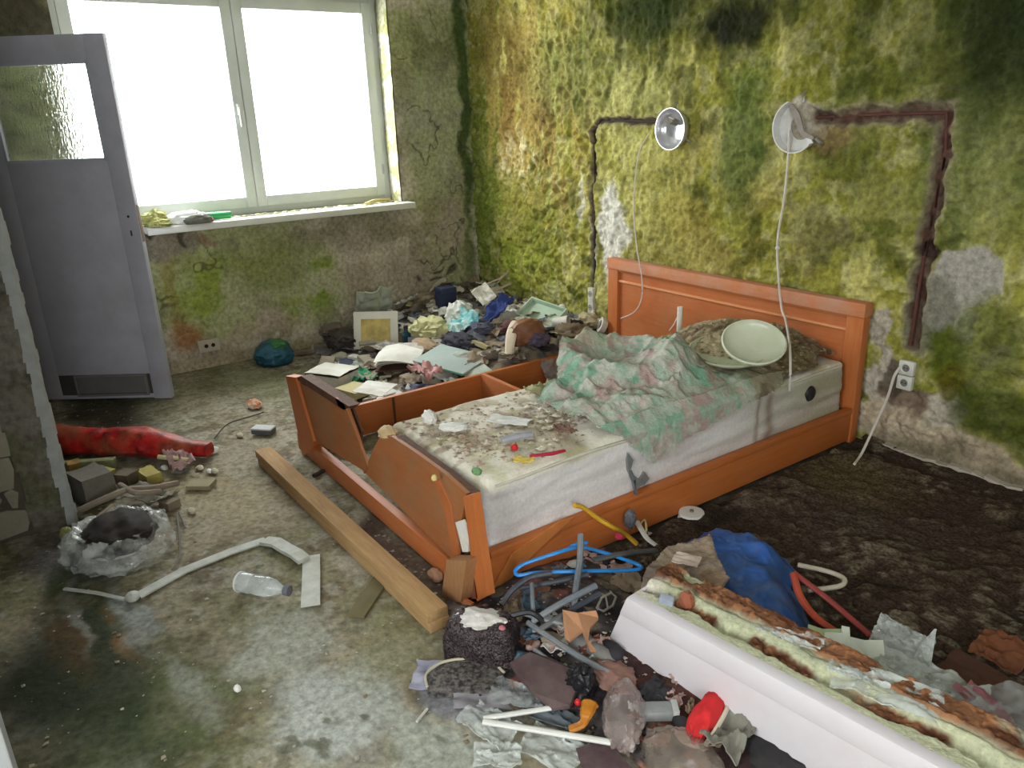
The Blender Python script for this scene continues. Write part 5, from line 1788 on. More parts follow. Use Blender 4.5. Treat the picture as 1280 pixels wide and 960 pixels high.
# ------------------------------------------------------------------ front heap of hangers, bags and rubbish
def mound(x, y):
    p_ = at(700, 770)
    a = .075 * np.exp(-(((x - p_.x) / .30) ** 2 + ((y - p_.y) / .26) ** 2))
    q_ = at(850, 880)
    b_ = .05 * np.exp(-(((x - q_.x) / .35) ** 2 + ((y - q_.y) / .22) ** 2))
    return a + b_


pc = at(760, 830)
xs = np.linspace(pc.x - .75, pc.x + .75, 170)
ys = np.linspace(pc.y - .5, pc.y + .5, 120)
X, Y = np.meshgrid(xs, ys, indexing='ij')
nf = fbm(X, Y, 0, .06, 4, 921, ridge=True)
Hm = mound(X, Y) + .02 * (nf - .5)
Cm = np.zeros(X.shape + (3,))
Cm[:] = c(86, 80, 82)
blob, lay, _, _ = painter(X, Y, Cm, 73, .05, .1)
lay((54, 50, 54), sstep(.45, .6, fbm(X, Y, 4, .08, 4, 931)) * .9)
lay((140, 126, 112), sstep(.57, .66, fbm(X, Y, 9, .05, 4, 941)) * .8)
lay((150, 92, 84), sstep(.66, .72, fbm(X, Y, 12, .06, 4, 951)) * .7)
q_ = at(860, 900)
lay((62, 40, 36), blob(q_.x, q_.y, .3, .16, .6) * .8)
o = link('rubble_mound', grid_mesh('rubble_mound', np.stack([X, Y, np.maximum(Hm, .002)], -1), M_ATTR, Cm, (Hm > .014)[:-1, :-1]))
tag(o, 'low mound of dark dirt and shreds under the hangers', 'debris', kind='stuff')


def mz(px, py, lift=0.0):
    p_ = at(px, py)
    for k in range(4):
        p_ = at(px, py, float(mound(p_.x, p_.y)) + lift)
    return p_


m_gh = mk('grey_hanger_plastic', (112, 120, 128), (84, 90, 98), .7, 16, rough=.45, bump=.1, dirt=.5, dirtcol=(150, 146, 140))
m_dh = mk('charcoal_hanger_plastic', (66, 70, 78), (48, 50, 56), .7, 16, rough=.45, bump=.1, dirt=.45, dirtcol=(130, 126, 122))
m_bh = mk('blue_hanger_plastic', (44, 134, 208), (36, 112, 184), .5, 16, rough=.35, bump=.05)


def rod(name, pts, r, mat, label, cat='hanger', flat=1.0, group=None, n=8, sm=4):
    ps = [mz(px, py, z) for px, py, z in pts]
    ps = smooth_pts(ps, sm) if sm > 1 and len(ps) > 2 else ps
    o = MB().tube(ps, r, n, flat=flat).build(name, mat)
    return tag(o, label, cat, group)


rod('clothes_hanger', [(644, 713, .10), (655, 705, .11), (690, 693, .13), (722, 684, .14), (745, 688, .13), (780, 699, .11), (798, 706, .10), (800, 711, .10), (780, 713, .09), (720, 714, .09), (670, 716, .09), (648, 719, .09), (644, 713, .10)], .007, m_bh, 'bright blue plastic clothes hanger on top of the front heap', flat=.8)
rod('hanger_hook', [(712, 684, .13), (722, 680, .145), (734, 678, .15)], .006, m_bh, 'blue hanger bar end behind the upright grey bar')
rod('clothes_hanger', [(726, 668, .19), (725, 700, .13), (720, 735, .09), (718, 762, .07)], .0105, m_gh, 'thick grey hanger bar standing upright in the front heap', sm=3)
rod('clothes_hanger', [(665, 730, .10), (666, 755, .09), (668, 790, .03)], .007, m_gh, 'thin grey hanger bar standing left of the thick upright one', sm=3)
rod('clothes_hanger', [(652, 765, .06), (690, 775, .07), (728, 781, .06)], .014, m_gh, 'broad grey hanger arm lying level behind the sequined bag', flat=.5)
rod('clothes_hanger', [(660, 778, .05), (700, 805, .05), (740, 830, .04), (772, 846, .02)], .009, m_gh, 'long grey hanger arm slanting down to the white box', sm=3)
rod('clothes_hanger', [(668, 775, .07), (700, 755, .09), (745, 732, .10)], .010, m_gh, 'grey hanger arm rising towards the blue hanger', sm=3)
rod('clothes_hanger', [(676, 786, .06), (710, 765, .08), (750, 742, .09)], .009, m_dh, 'charcoal hanger arm below the rising grey one', sm=3)
rod('clothes_hanger', [(628, 755, .04), (640, 738, .07), (662, 722, .09), (690, 716, .09)], .009, m_dh, 'charcoal hanger shoulder beside the broken bed corner')
rod('clothes_hanger', [(650, 735, .06), (690, 728, .08), (735, 718, .09)], .008, m_dh, 'charcoal hanger bar right under the blue hanger')
rod('clothes_hanger', [(742, 700, .11), (780, 692, .12), (820, 688, .10)], .012, m_dh, 'charcoal hanger shoulder behind the blue hanger', flat=.6)
rod('clothes_hanger', [(668, 812, .03), (690, 830, .03), (716, 862, .02)], .007, m_gh, 'slim grey hanger arm beside the maroon board', sm=3)
t_ = mz(757, 756, .05)
t = thing('belt_buckle', 'open wire belt buckle leaning by the corner of the white box', 'buckle', t_)
m_wire = mk('pale_wire', (190, 188, 180), (150, 148, 140), .6, 30, rough=.35, metal=.5)
MB().tube([at(*p_) - t_ for p_ in ((746, 760, .10), (752, 747, .11), (764, 741, .11), (770, 746, .10), (766, 757, .09), (754, 764, .09))], .004, 6, close=True).build('frame', m_wire, t)
MB().tube([at(757, 745, .11) - t_, at(760, 761, .10) - t_], .003, 6).build('prong', m_wire, t)
MB().tube([at(742, 766, .08) - t_, at(752, 773, .07) - t_], .004, 6).build('bar', m_wire, t)


def shard(name, pts, z, th, mat, label, cat, dz=(0,)):
    ps = [mz(px, py, z + dz[i % len(dz)]) for i, (px, py) in enumerate(pts)]
    o = MB().prism(ps, (0, 0, -th)).build(name, mat, smooth=0)
    return tag(o, label, cat)


shard('cardboard_piece', [(703, 762), (722, 766), (745, 763), (748, 772), (738, 782), (735, 800), (745, 812), (738, 812), (728, 788), (712, 800), (706, 795)], .10, .008, mk('peach_cardboard', (186, 140, 106), (160, 112, 82), .7, 10), 'torn peach brown cardboard piece on the front heap', 'cardboard', (0, .01, 0, -.015))
shard('maroon_board', [(637, 828), (662, 815), (688, 822), (728, 842), (722, 868), (712, 882), (690, 885), (668, 866), (648, 845)], .035, .01, mk('maroon_board', (78, 54, 58), (60, 40, 44), .7, 12, dirt=.25, dirtcol=(150, 140, 134)), 'maroon board with white specks before the sequined bag', 'board', (0, .01))
# sequined bag with plaster powder
hb_ = at(604, 822)
t = thing('sequined_bag', 'dark sequined bag with white plaster powder on top', 'bag', hb_, rotz=.62)
m_seq = mk('sequins', (26, 20, 24), (92, 80, 80), .7, 170, rough=.35, metal=.3, bump=.8, bscale=160, contrast=.06)  # pale specks painted in for the glints of the sequins
bm = bmesh.new()
bmesh.ops.create_cube(bm, size=1.0)
bmesh.ops.subdivide_edges(bm, edges=bm.edges[:], cuts=12, use_grid_fill=True)
co = np.array([v_.co for v_ in bm.verts]) * 2
L4 = (np.abs(co) ** 5).sum(1) ** (1 / 5)
co = co / L4[:, None]
nq = fbm(co[:, 0] * 1.2, co[:, 1] * 1.2, co[:, 2] * 1.2, .6, 4, 961)
co *= (1 + .25 * (nq - .5))[:, None]
tp = (co[:, 2] + 1) / 2
co[:, 0] *= .115 * (1.04 - .2 * tp)
co[:, 1] *= .07 * (1.1 - .35 * tp)
co[:, 2] = tp * .15 - .02 * np.exp(-(co[:, 0] / .04) ** 2) * tp
for v_, p_ in zip(bm.verts, co):
    v_.co = p_
me = bpy.data.meshes.new('body')
bm.to_mesh(me)
bm.free()
link('body', me, m_seq, t, None, 1.0)
pw = lump('powder', (0, .0, .118), .085, .05, .026, mk('plaster_powder', (214, 210, 206), (176, 170, 166), .8, 30, bump=.6), 69, amp=.45, freq=1.6)
pw.parent = t
cp = lump('pink_bead', (.075, -.03, .13), .012, .012, .012, mk('pink_bead', (190, 110, 120)), 70, amp=.05)
cp.parent = t
MB().tube(smooth_pts([(.06, .03, .13), (.13, .05, .15), (.17, .06, .12)]), .008, 6).build('strap', M_BLACK, t)
hb_ = at(582, 855)
t = thing('dark_purse', 'flat dark purse with a pale piped edge before the sequined bag', 'purse', hb_, rotz=.95)
MB().prism([(-.10, -.05, 0), (.10, -.05, 0), (.11, .0, 0), (.07, .045, 0), (.0, .06, 0), (-.07, .045, 0), (-.11, .0, 0)], (0, 0, .035)).build('body', mk('speckled_black', (44, 40, 42), (110, 106, 100), .9, 60, contrast=.1, bump=.6), t, smooth=.6)
MB().tube(smooth_pts([(-.10, -.05, .036), (-.108, .0, .037), (-.07, .045, .038), (.0, .06, .038), (.07, .045, .037), (.11, .0, .036)]), .004, 6).build('piping', mk('cream_piping', (190, 182, 160)), t)
crumple('violet_sheet', at(560, 850, .0), .2, .12, mk('lilac_film', (150, 150, 170), (120, 120, 140), .7, 12, rough=.5), 131, amp=.025, n=18, label='lilac grey plastic sheet left under the dark purse', cat='sheet', rotz=.9)
crumple('grey_sheet', at(625, 868, .0), .26, .13, mk('violet_grey_sheet', (150, 146, 152), (124, 120, 126), .7, 10), 132, amp=.02, n=18, label='flat violet grey sheet before the dark purse', cat='sheet', rotz=.9, edge=.2)
m_wh = mk('white_hanger_plastic', (216, 216, 212), (186, 184, 178), .6, 16, rough=.35, bump=.05)
t_ = at(610, 902, .02)
t = thing('clothes_hanger', 'white plastic clothes hanger lying open among clear film', 'hanger', (t_.x, t_.y, 0))
t0 = Vector(t.location)
MB().tube([at(604, 898, .03) - t0, at(650, 891, .035) - t0, at(700, 883, .04) - t0], .008, 8, flat=.8).build('arm', m_wh, t)
MB().tube([at(604, 902, .03) - t0, at(680, 914, .035) - t0, at(764, 928, .045) - t0], .009, 8, flat=.8).build('bar', m_wh, t)
crumple('clear_film', at(612, 912, .0), .16, .09, m_film, 133, amp=.04, n=34, label='cloudy clear film bunched around the white hanger joint', cat='film', rotz=.2)
crumple('clear_film', at(622, 948, .0), .12, .07, m_film, 134, amp=.035, n=30, label='cloudy film trailing towards the viewer below the white hanger', cat='film', rotz=.9)
crumple('clear_film', at(690, 940, .0), .16, .11, m_film, 135, amp=.035, n=34, label='crinkled clear film lying between the white hanger and the pink grey bag', cat='film', rotz=.4)
crumple('clear_film', at(648, 872, .02), .15, .09, m_film2, 136, amp=.03, n=26, label='thin clear film over the violet grey sheet', cat='film', rotz=.7)
shard('brown_board', [(720, 935), (760, 925), (790, 960), (760, 985), (735, 975)], .02, .01, mk('plum_board', (82, 62, 66), (64, 46, 50), .7, 14, dirt=.3, dirtcol=(150, 140, 134)), 'plum brown board under the end of the white hanger bar', 'board')
lump('black_tuft', mz(727, 868, .0), .045, .04, .06, mk('black_bag_film', (20, 20, 22), (50, 50, 56), .5, 24, rough=.3), 81, amp=.5, freq=1.6, label='shiny black plastic tuft at the edge of the maroon board', cat='bag')
o = MB().tube(smooth_pts([mz(738, 878, .05), mz(733, 892, .05), mz(728, 905, .04), mz(712, 912, .03)]), [.018, .022, .024, .022, .02, .02, .02, .018, .018, .016, .016, .014, .012] + [.012] * 12, 8, flat=.7).build('amber_peel', mk('amber_peel', (194, 128, 40), (140, 76, 22), .8, 14, rough=.4))
tag(o, 'amber brown curled peel below the shiny black tuft', 'peel')
lump('red_bead', mz(722, 880, .05), .008, .008, .01, MATS['red_plastic'], 82, amp=.05, label='tiny red bead on the shiny black tuft', cat='bead')
crumple('dark_scrap', mz(695, 900, .0), .12, .06, mk('slate_scrap', (76, 84, 92), (110, 116, 120), .7, 16), 137, amp=.03, n=14, label='slate grey scrap between the white hanger bars', cat='scrap', rotz=.4)
# clear bags in front of the white box
lump('pink_grey_bag', mz(780, 905, .0), .055, .12, .05, clear_mat('pinkish_film', (172, 156, 152), .25, .65, .25, 14, .5), 83, amp=.35, sub=4, freq=1.3, label='long pink grey plastic bag in front of the white box', cat='bag', rot=.84)
lump('clear_sack', at(850, 960), .10, .075, .06, clear_mat('brownish_film', (158, 144, 132), .25, .6, .25, 12, .5), 84, amp=.35, sub=4, freq=1.1, label='brownish clear plastic sack at the bottom edge under the white box', cat='bag', rot=.5)
lump('dusty_brown_bag', mz(765, 848, .0), .085, .055, .022, mk('dusty_brown_bag', (146, 110, 96), (110, 84, 80), .8, 16), 85, amp=.5, sub=4, freq=1.5, label='dusty brown bag below the left corner of the white box', cat='bag')
t = thing('remote', 'grey plastic piece like a remote lying below the white box', 'remote', mz(822, 895, .0), rotz=.95)
MB().box((-.05, -.022, 0), (.05, .022, .03), .007).build('body', mk('dusty_grey_plastic', (140, 142, 142), (108, 110, 110), .6, 24, rough=.5), t)
MB().box((.035, -.023, .006), (.052, .023, .033), .004).build('end_cap', mk('pale_end_cap', (176, 178, 174)), t)
t_ = mz(882, 905, .0)
t = thing('red_pouch', 'bright red cloth pouch with a cream edge under the white box', 'pouch', t_, rotz=.35)
lump('cloth', (0, 0, 0), .032, .085, .04, mk('bright_red_cloth', (206, 44, 46), (170, 30, 34), .6, 9), 86, amp=.25, sub=4).parent = t
MB().tube(smooth_pts([(.03, -.08, .015), (.038, -.03, .03), (.038, .04, .035), (.025, .08, .02)]), .006, 6).build('edge', mk('cream_edge', (206, 196, 176), (170, 160, 140), .6, 20), t)
crumple('grey_cloth', mz(912, 912, .0), .12, .2, mk('olive_grey_cloth', (134, 132, 122), (100, 98, 88), .7, 10), 138, amp=.07, n=24, label='olive grey cloth right of the red pouch', cat='cloth', rotz=.3)
crumple('clear_scrap', at(930, 950, .0), .2, .1, m_film2, 139, amp=.06, n=24, label='glinting clear film scrap right of the brownish sack', cat='film', rotz=.3)
lump('black_rag', at(960, 950), .14, .08, .035, mk('black_rag', (36, 34, 36), (60, 58, 58), .7, 14), 87, amp=.5, label='black rag in the dark gap under the white box', cat='rag')
mb = MB()
rh = random.Random(55)
for i in range(900):
    p_ = mz(rh.gauss(715, 50), rh.gauss(775, 50))
    if p_.y > 1.05 and p_.x < -1.8:
        continue
    mb.chip(p_, rh.choice((.003, .004, .006, .009)), rh)
tag(mb.build('heap_crumbs', mk('heap_crumb_mix', (204, 194, 180), (120, 84, 76), .95, 14, contrast=.12), smooth=0), 'pale crumbs sprinkled over the front heap', 'crumbs', kind='stuff')
rp = random.Random(33)
pal2 = [('slate', (86, 94, 106)), ('rust', (120, 78, 62)), ('beige', (160, 140, 118)), ('charcoal', (52, 50, 54)), ('steel blue', (84, 108, 126)), ('pale pink', (176, 146, 138)), ('grey', (128, 126, 124)), ('white', (206, 202, 196))]
m2 = {q[0]: mk('heap_' + q[0].replace(' ', '_'), q[1], [int(v_ * .7) for v_ in q[1]], .8, 14) for q in pal2}
where = [('under the hangers', (640, 790), (715, 830)), ('behind the blue hanger', (700, 830), (675, 715)), ('below the white box', (775, 900), (845, 935)), ('beside the maroon board', (650, 760), (790, 850))]
for i in range(72):
    w_ = where[i % 4]
    px, py = rp.uniform(*w_[1]), rp.uniform(*w_[2])
    nm, _q = rp.choice(pal2)
    p_ = mz(px, py, 0)
    if p_.y > 1.05 and p_.x < -1.8:
        continue
    sz = rp.uniform(.04, .10)
    if rp.random() < .6:
        crumple('scrap', p_ - Vector((0, 0, .004)), sz, sz * rp.uniform(.4, .9), m2[nm], 500 + i, amp=rp.uniform(.02, .04), n=12, label='%s torn scrap %s' % (nm, w_[0]), cat='scrap', group='%s scraps %s' % (nm, w_[0]), rotz=rp.uniform(0, 6), tilt=rp.uniform(-.4, .4), edge=.3)
    else:
        lump('shred', p_ - Vector((0, 0, .004)), sz * .5, sz * .3, sz * .25, m2[nm], 600 + i, amp=.5, sub=2, freq=1.5, label='%s crumpled shred %s' % (nm, w_[0]), cat='shred', group='%s shreds %s' % (nm, w_[0]), rot=rp.uniform(0, 6))
lump('pink_scrap', mz(776, 672, .03), .02, .025, .015, mk('hot_pink', (206, 60, 90)), 88, label='hot pink scrap beside the yellow strip', cat='scrap')
ys_ = [(716, 631, .21), (726, 634, .205), (740, 644, .19), (760, 658, .16), (776, 664, .14), (790, 674, .10), (796, 680, .08)]
o = MB().tube(smooth_pts([onx(718, 632, -1.815), onx(728, 634, -1.81), onx(748, 648, -1.79), onx(768, 660, -1.76), at(782, 668, .07), at(796, 680, .03)]), .012, 8, flat=.7).build('yellow_strip', mk('yellow_plastic', (212, 166, 44), (186, 138, 36), .6, 14, rough=.4))
tag(o, 'yellow plastic hanger strip leaning on the near bed rail', 'strip')
o = MB().tube(smooth_pts([at(796, 652, .06), at(803, 664, .05), at(810, 674, .04), at(822, 683, .02)]), .011, 8, flat=.5).build('white_curved_strip', m_wh)
tag(o, 'white curved plastic strip right of the yellow strip', 'strip')
o = MB().tube(smooth_pts([at(800, 655, .05), at(806, 650, .06), at(808, 662, .05), at(806, 668, .04)]), .004, 6).build('cream_loop', mk('cream_loop', (196, 180, 130)))
tag(o, 'thin cream loop around the white curved strip', 'loop')
o = MB().tube([onx(795, 618, -1.826), onx(793, 600, -1.826), onx(788, 588, -1.85)], [.012, .009, .006], 6, flat=.4).build('grey_rag', mk('dark_grey_rag', (100, 100, 106), (80, 80, 86), .6, 20))
tag(o, 'dark grey torn ribbon hanging over the near bed rail', 'ribbon')
lump('grey_tuft', onx(788, 640, -1.80) - Vector((0, 0, .03)), .02, .025, .04, MATS['dark_grey_rag'], 89, amp=.4, label='grey rag tuft hanging against the near bed rail above the white strip', cat='rag', flat=False)
t = thing('white_tin', 'round white plastic lid on the carpet beside the near bed rail', 'lid', at(864, 650), rotz=0)
MB().lathe([(0, .0), (.05, 0), (.052, .01), (.047, .014), (.047, .024), (.05, .026), (.048, .036), (.02, .038), (0, .036)], 26).build('lid', m_wh, t)
MB().lathe([(0, .036), (.008, .036), (.008, .044), (0, .044)], 10).build('knob', mk('grey_knob', (120, 116, 108)), t)

# ------------------------------------------------------------------ blue bag, cloth and hangers behind the white box
cbx = at(930, 745)
u = np.linspace(-1, 1, 90)
A, B = np.meshgrid(u, u, indexing='ij')
blue_px = [(838, 690), (862, 664), (885, 659), (915, 662), (950, 668), (985, 688), (1000, 706), (990, 722), (1005, 745), (1022, 785), (1000, 800), (940, 800), (890, 770), (850, 730)]
bw = [at(px, py, .07) for px, py in blue_px]
xs = np.linspace(min(p_.x for p_ in bw), max(p_.x for p_ in bw), 110)
ys = np.linspace(min(p_.y for p_ in bw), max(p_.y for p_ in bw), 110)
X, Y = np.meshgrid(xs, ys, indexing='ij')
kp = inpoly(X, Y, [(p_.x, p_.y) for p_ in bw])
dist = np.full(X.shape, 9.)
for i in range(len(bw)):
    a_, b_ = bw[i], bw[(i + 1) % len(bw)]
    L2 = (b_.x - a_.x) ** 2 + (b_.y - a_.y) ** 2
    tt_ = np.clip(((X - a_.x) * (b_.x - a_.x) + (Y - a_.y) * (b_.y - a_.y)) / L2, 0, 1)
    dist = np.minimum(dist, np.hypot(X - a_.x - tt_ * (b_.x - a_.x), Y - a_.y - tt_ * (b_.y - a_.y)))
n1 = fbm(X, Y, 0, .2, 4, 971, ridge=True)
n2 = fbm(X * 1.3 + Y, Y - X, 2, .12, 3, 981, ridge=True)
Hb = .035 + .08 * sstep(0, .12, dist) + (.05 * (n1 - .5) + .025 * (n2 - .5)) * sstep(0, .06, dist)
o = link('blue_bag', solid_grid('blue_bag', np.stack([X, Y, Hb], -1), .006, mk('blue_plastic', (28, 84, 164), (18, 60, 124), .7, 8, rough=.38, bump=.15, bscale=30, spec=.5, dirt=.3, dirtcol=(110, 130, 148)), None, kp[:-1, :-1] & kp[1:, 1:]))
tag(o, 'large slack royal blue plastic bag between the bed and the white box', 'bag')
bc_px = [(800, 735), (806, 715), (835, 685), (888, 672), (895, 690), (905, 715), (913, 728), (890, 742), (850, 748), (820, 745)]
bcw = [at(px, py, .16) for px, py in bc_px]
xs = np.linspace(min(p_.x for p_ in bcw), max(p_.x for p_ in bcw), 60)
ys = np.linspace(min(p_.y for p_ in bcw), max(p_.y for p_ in bcw), 60)
X, Y = np.meshgrid(xs, ys, indexing='ij')
kp = inpoly(X, Y, [(p_.x, p_.y) for p_ in bcw])
n1 = fbm(X, Y, 5, .12, 4, 991, ridge=True)
Cq = np.zeros(X.shape + (3,))
Cq[:] = c(176, 158, 142)
blob, lay, _, _ = painter(X, Y, Cq, 83, .02, .06)
lay((130, 116, 112), sstep(.5, .62, fbm(X, Y, 3, .06, 4, 995)) * .7)
lay((150, 122, 98), sstep(.55, .65, fbm(X, Y, 7, .1, 4, 996)) * .6)
q_ = at(858, 710, .16)
o = link('beige_cloth', solid_grid('beige_cloth', np.stack([X, Y, .135 + .045 * n1], -1), .008, M_ATTR, Cq, kp[:-1, :-1] & kp[1:, 1:]))
tag(o, 'stained beige cloth spread over the left part of the blue bag', 'cloth')
crumple('pale_tag', Vector((q_.x, q_.y, .185)), .08, .06, mk('pale_pink_tag', (206, 188, 178), (180, 160, 150), .5, 20), 140, amp=.012, n=12, label='pale square patch lying on the beige cloth', cat='patch', rotz=.5, edge=.06)
hp = [(998, 706, .06), (1030, 713, .07), (1050, 720, .07), (1056, 726, .07), (1048, 733, .06), (1010, 738, .05)]
o = MB().tube(smooth_pts([at(*p_) for p_ in hp]), .008, 8).build('clothes_hanger', mk('cream_hanger', (196, 188, 172), (160, 150, 132), .7, 14, rough=.4))
tag(o, 'cream hanger shoulder sticking out behind the blue bag', 'hanger')
t_ = at(992, 722, .1)
t = thing('clothes_hanger', 'orange red plastic hanger on the carpet side of the blue bag', 'hanger', (t_.x, t_.y, 0))
t0 = Vector(t.location)
m_rh = mk('coral_plastic', (196, 88, 66), (160, 66, 52), .6, 14, rough=.4)
MB().tube(smooth_pts([at(992, 718, .12) - t0, at(1000, 745, .11) - t0, at(1020, 772, .09) - t0, at(1050, 793, .06) - t0]), .012, 8, flat=.8).build('arm', m_rh, t)
MB().tube(smooth_pts([at(992, 716, .12) - t0, at(1030, 745, .09) - t0, at(1062, 772, .06) - t0, at(1088, 795, .05) - t0]), .010, 8, flat=.8).build('bar', mk('dull_red_plastic', (160, 70, 66), (130, 56, 54), .6, 14, rough=.4), t)

# ------------------------------------------------------------------ the long white box in the foreground
fb0, fb1 = Vector((-1.392, 1.252, .04)), Vector((-.30, 1.385, .04))
ln = (fb1 - fb0).length
t = thing('white_box', 'long white enamelled trough with rusty dirt lying in front of the bed', 'trough', fb0, rotz=math.atan2(fb1.y - fb0.y, fb1.x - fb0.x))
m_wb = mk('white_lacquer', (214, 209, 215), (202, 197, 205), .6, 5, rough=.5, bump=.04, dirt=.12, dirtcol=(180, 150, 118))
m_gw = mk('greenish_lacquer', (196, 204, 172), (170, 182, 146), .7, 8, rough=.5, bump=.15, dirt=.35, dirtcol=(150, 120, 88))
SL, Hq, Dq = .075, .20, .21


def prism_box(x0, x1, y0, y1, z0, z1, bev=0.0):
    """a bar whose left end leans with the trough's slanted end"""
    m = MB()
    m.box((x0, y0, z0), (x1, y1, z1), bev)
    for v_ in m.v:
        f_ = max(0.0, 1 - (v_.x / .3))
        v_.x += SL * f_ * v_.z / Hq
    return m


m = prism_box(0, ln, 0, .012, 0, Hq, .003)
m.build('front_panel', m_wb, t)
prism_box(0, ln, -.006, .034, Hq - .062, Hq + .004, .008).build('front_lip', m_wb, t)
prism_box(0, .014, .012, Dq, 0, Hq, .003).build('end_panel', m_wb, t)
prism_box(.0, ln, Dq - .012, Dq, 0, Hq - .02, .003).build('back_panel', m_gw, t)
prism_box(0, ln, .012, Dq - .012, .0, .012).build('bottom', m_gw, t)
rr = np.linspace(.004, ln, 420)
ss = np.linspace(.030, Dq + .012, 80)
A, B = np.meshgrid(rr, ss, indexing='ij')
nq = fbm(A, B, 0, .10, 5, 1001)
nr_ = fbm(A, B, 3, .022, 4, 1011)
ns_ = fbm(A * .35, B, 6, .05, 4, 1021)
Ct = np.zeros(A.shape + (3,))
Ct[:] = c(198, 200, 168)
blob, lay, A2, B2 = painter(A, B, Ct, 91, .022, .07)
back = sstep(.128, .142, B2 + (nq - .5) * .03)
groove = sstep(.058, .066, B2) * sstep(.098, .088, B2)
gap = sstep(.44, .5, fbm(A, A * 0, 2, .16, 2, 1031))
lay((222, 216, 200), sstep(.09, .03, A2) * .9)
lay((150, 160, 150), sstep(.5, .62, ns_) * sstep(.1, .13, B2) * .6)
rust = np.maximum(back * sstep(.30, .40, nq), groove * gap)
lay((124, 78, 50), rust * .97)
lay((170, 116, 78), rust * sstep(.52, .62, nr_) * .8)
lay((84, 48, 32), rust * sstep(.5, .62, ns_) * .8)
film = back * sstep(.52, .6, fbm(A, B, 9, .16, 4, 1041)) * sstep(.45, .6, A)
lay((182, 186, 164), film * .9)
ht = Hq + .003 - .022 * groove + .014 * groove * gap * nr_ * 2 + rust * back * (.035 * nq + .010 * (nr_ - .5)) + .006 * (nr_ - .5) * (1 - groove * (1 - gap)) + .012 * sstep(.03, .0, np.abs(B2 - .115)) - .06 * sstep(Dq - .012, Dq + .012, B + (nq - .5) * .03)
crm = mk('trough_dirt', (170, 170, 168), attr=True, amt=.7, scale=90, rough=.8, bump=.6, bscale=110, spec=.2)
link('dirt_crust', solid_grid('dirt_crust', np.stack([A + SL * np.maximum(0, 1 - A / .3), B, ht], -1), .05, crm, Ct), None, t)
o = MB().box((-.02, -.012, 0), (.02, .012, .03), .005).build('foil_scrap', mk('blue_grey_foil', (130, 140, 160), (180, 184, 190), .8, 30, rough=.3))
o.location = at(833, 756, .235)
o.rotation_euler = (.2, .1, .5)
tag(o, 'blue grey foil scrap stuck on the left end of the white trough', 'scrap')
o = lump('rusty_lump', at(858, 757, .232), .022, .018, .028, mk('rusty_lump', (150, 90, 66), (120, 66, 46), .6, 16), 90, amp=.2, label='rusty knob on the trough channel right of the foil scrap', cat='knob')
for i, (px, py, s1, s2, lab) in enumerate(((985, 800, .16, .06, 'thin clear film lying in the trough channel'), (1110, 870, .22, .1, 'clear film sheet over the right part of the white trough'), (1075, 850, .14, .06, 'cloudy film fold on the dirt of the white trough'))):
    crumple('clear_film', at(px, py, .235), s1, s2, m_film, 150 + i, amp=.04, n=22, label=lab, cat='film', rotz=.3)
# plastic pieces beyond the trough
pb = at(1075, 812, .02)
t = thing('plastic_tray', 'cracked pale green white plastic tray behind the white trough', 'tray', (pb.x, pb.y, .0), rotz=.25)
m_pt = mk('pale_mint_plastic', (226, 230, 220), (204, 212, 194), .6, 9, rough=.4, bump=.05)
def slab_px(name, pts, th, mat):
    ps = [at(*p_) - Vector(t.location) for p_ in pts]
    for p_ in ps:
        p_.z = max(p_.z, .004)
    Mi = Matrix.Rotation(-.25, 4, 'Z')
    MB().prism([Mi @ p_ for p_ in ps], (0, 0, -th)).build(name, mat, t, smooth=0)


slab_px('left_cell', [(1010, 780, .10), (1028, 786, .10), (1052, 786, .11), (1056, 812, .09), (1030, 806, .08), (1012, 800, .08)], .01, mk('mint_green_plastic', (192, 206, 164), (168, 184, 140), .6, 9, rough=.4))
slab_px('middle_cell', [(1031, 790, .115), (1054, 791, .12), (1056, 812, .10), (1032, 804, .10)], .02, m_pt)
slab_px('rib', [(1052, 782, .13), (1062, 784, .13), (1064, 815, .09), (1055, 815, .09)], .015, m_pt)
slab_px('right_cell', [(1063, 796, .115), (1080, 800, .12), (1104, 800, .11), (1106, 818, .09), (1085, 824, .08), (1064, 812, .09)], .02, m_pt)
slab_px('front_cell', [(1058, 815, .07), (1085, 822, .07), (1112, 822, .07), (1124, 838, .05), (1090, 838, .05)], .02, m_pt)
crumple('clear_film', at(1125, 826, .04), .16, .12, m_film, 160, amp=.07, n=34, label='crinkled clear film standing at the right end of the mint tray', cat='film', tilt=.9)
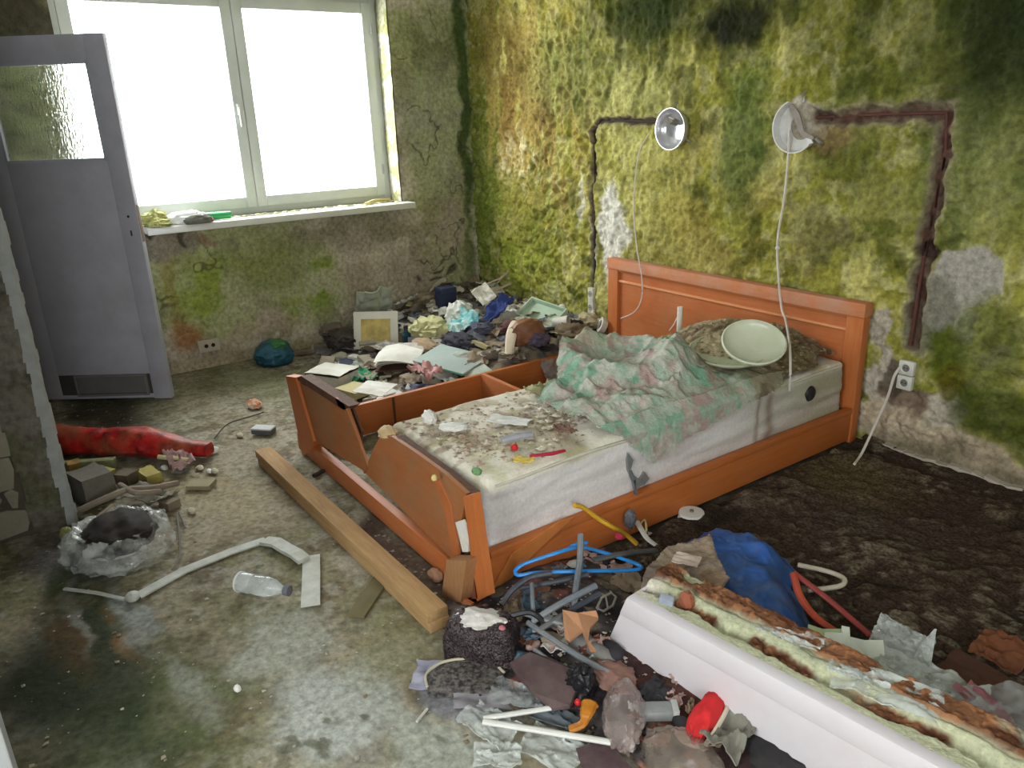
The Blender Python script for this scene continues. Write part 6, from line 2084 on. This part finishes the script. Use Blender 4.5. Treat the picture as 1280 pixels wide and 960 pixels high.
o = MB().prism([at(1138, 830, .06), at(1160, 838, .06), at(1168, 786, .16), at(1150, 806, .12)], (.004, .004, 0)).build('clear_shard', m_film, smooth=0)
tag(o, 'pointed clear plastic shard upright behind the white trough', 'shard')
crumple('clear_film', at(1160, 862, .06), .26, .14, m_film, 161, amp=.05, n=40, label='wide clear film between the white trough and the carpet', cat='film', rotz=.3)
crumple('clear_film', at(1215, 900, .08), .3, .2, m_film2, 162, amp=.08, n=36, label='loose clear film at the right edge of the photo', cat='film', rotz=.8)
crumple('brown_paper', at(1250, 822, .03), .13, .11, mk('brown_paper', (112, 66, 38), (76, 44, 28), .8, 10), 163, amp=.045, n=22, label='crumpled brown paper on the carpet at the right edge', cat='paper', tilt=.4)
crumple('rust_cloth', at(1240, 868, .03), .26, .18, mk('rust_cloth', (84, 52, 38), (60, 40, 32), .8, 10), 164, amp=.03, scale=.6, n=22, label='dark rust cloth below the crumpled brown paper', cat='cloth')
crumple('pink_strip', at(1232, 890, .08), .16, .06, mk('dull_pink_film', (150, 92, 98), (120, 76, 82), .7, 14), 165, amp=.04, n=18, label='dull pink strip among the clear film at the right', cat='strip', rotz=-.4)

# ------------------------------------------------------------------ loose crumbs on the floor
rf = random.Random(77)
mb = MB()
for i in range(2600):
    x, y = rf.uniform(-5.0, -.9), rf.uniform(-.3, 3.1)
    if BX0 - .05 < x < BX1 + .05 and y > 1.0:
        continue
    if (y > 1.6 and x > -1.85) or (x < -3.2 and y < .13) or (x > -1.9 and y < -.15):
        continue
    mb.chip((x, y, -.002), rf.choice((.002, .003, .003, .005, .008)), rf)
for i in range(500):
    p_ = at(rf.gauss(510, 50), rf.gauss(670, 45))
    if p_.y < 1.06 and p_.y > .96:
        mb.chip((p_.x, p_.y, -.002), rf.choice((.004, .006, .01)), rf)
tag(mb.build('floor_crumbs', mk('crumbs_mixed', (176, 172, 156), (120, 104, 84), .95, 6, contrast=.12), smooth=0), 'plaster crumbs scattered over the bare floor', 'crumbs', kind='stuff')
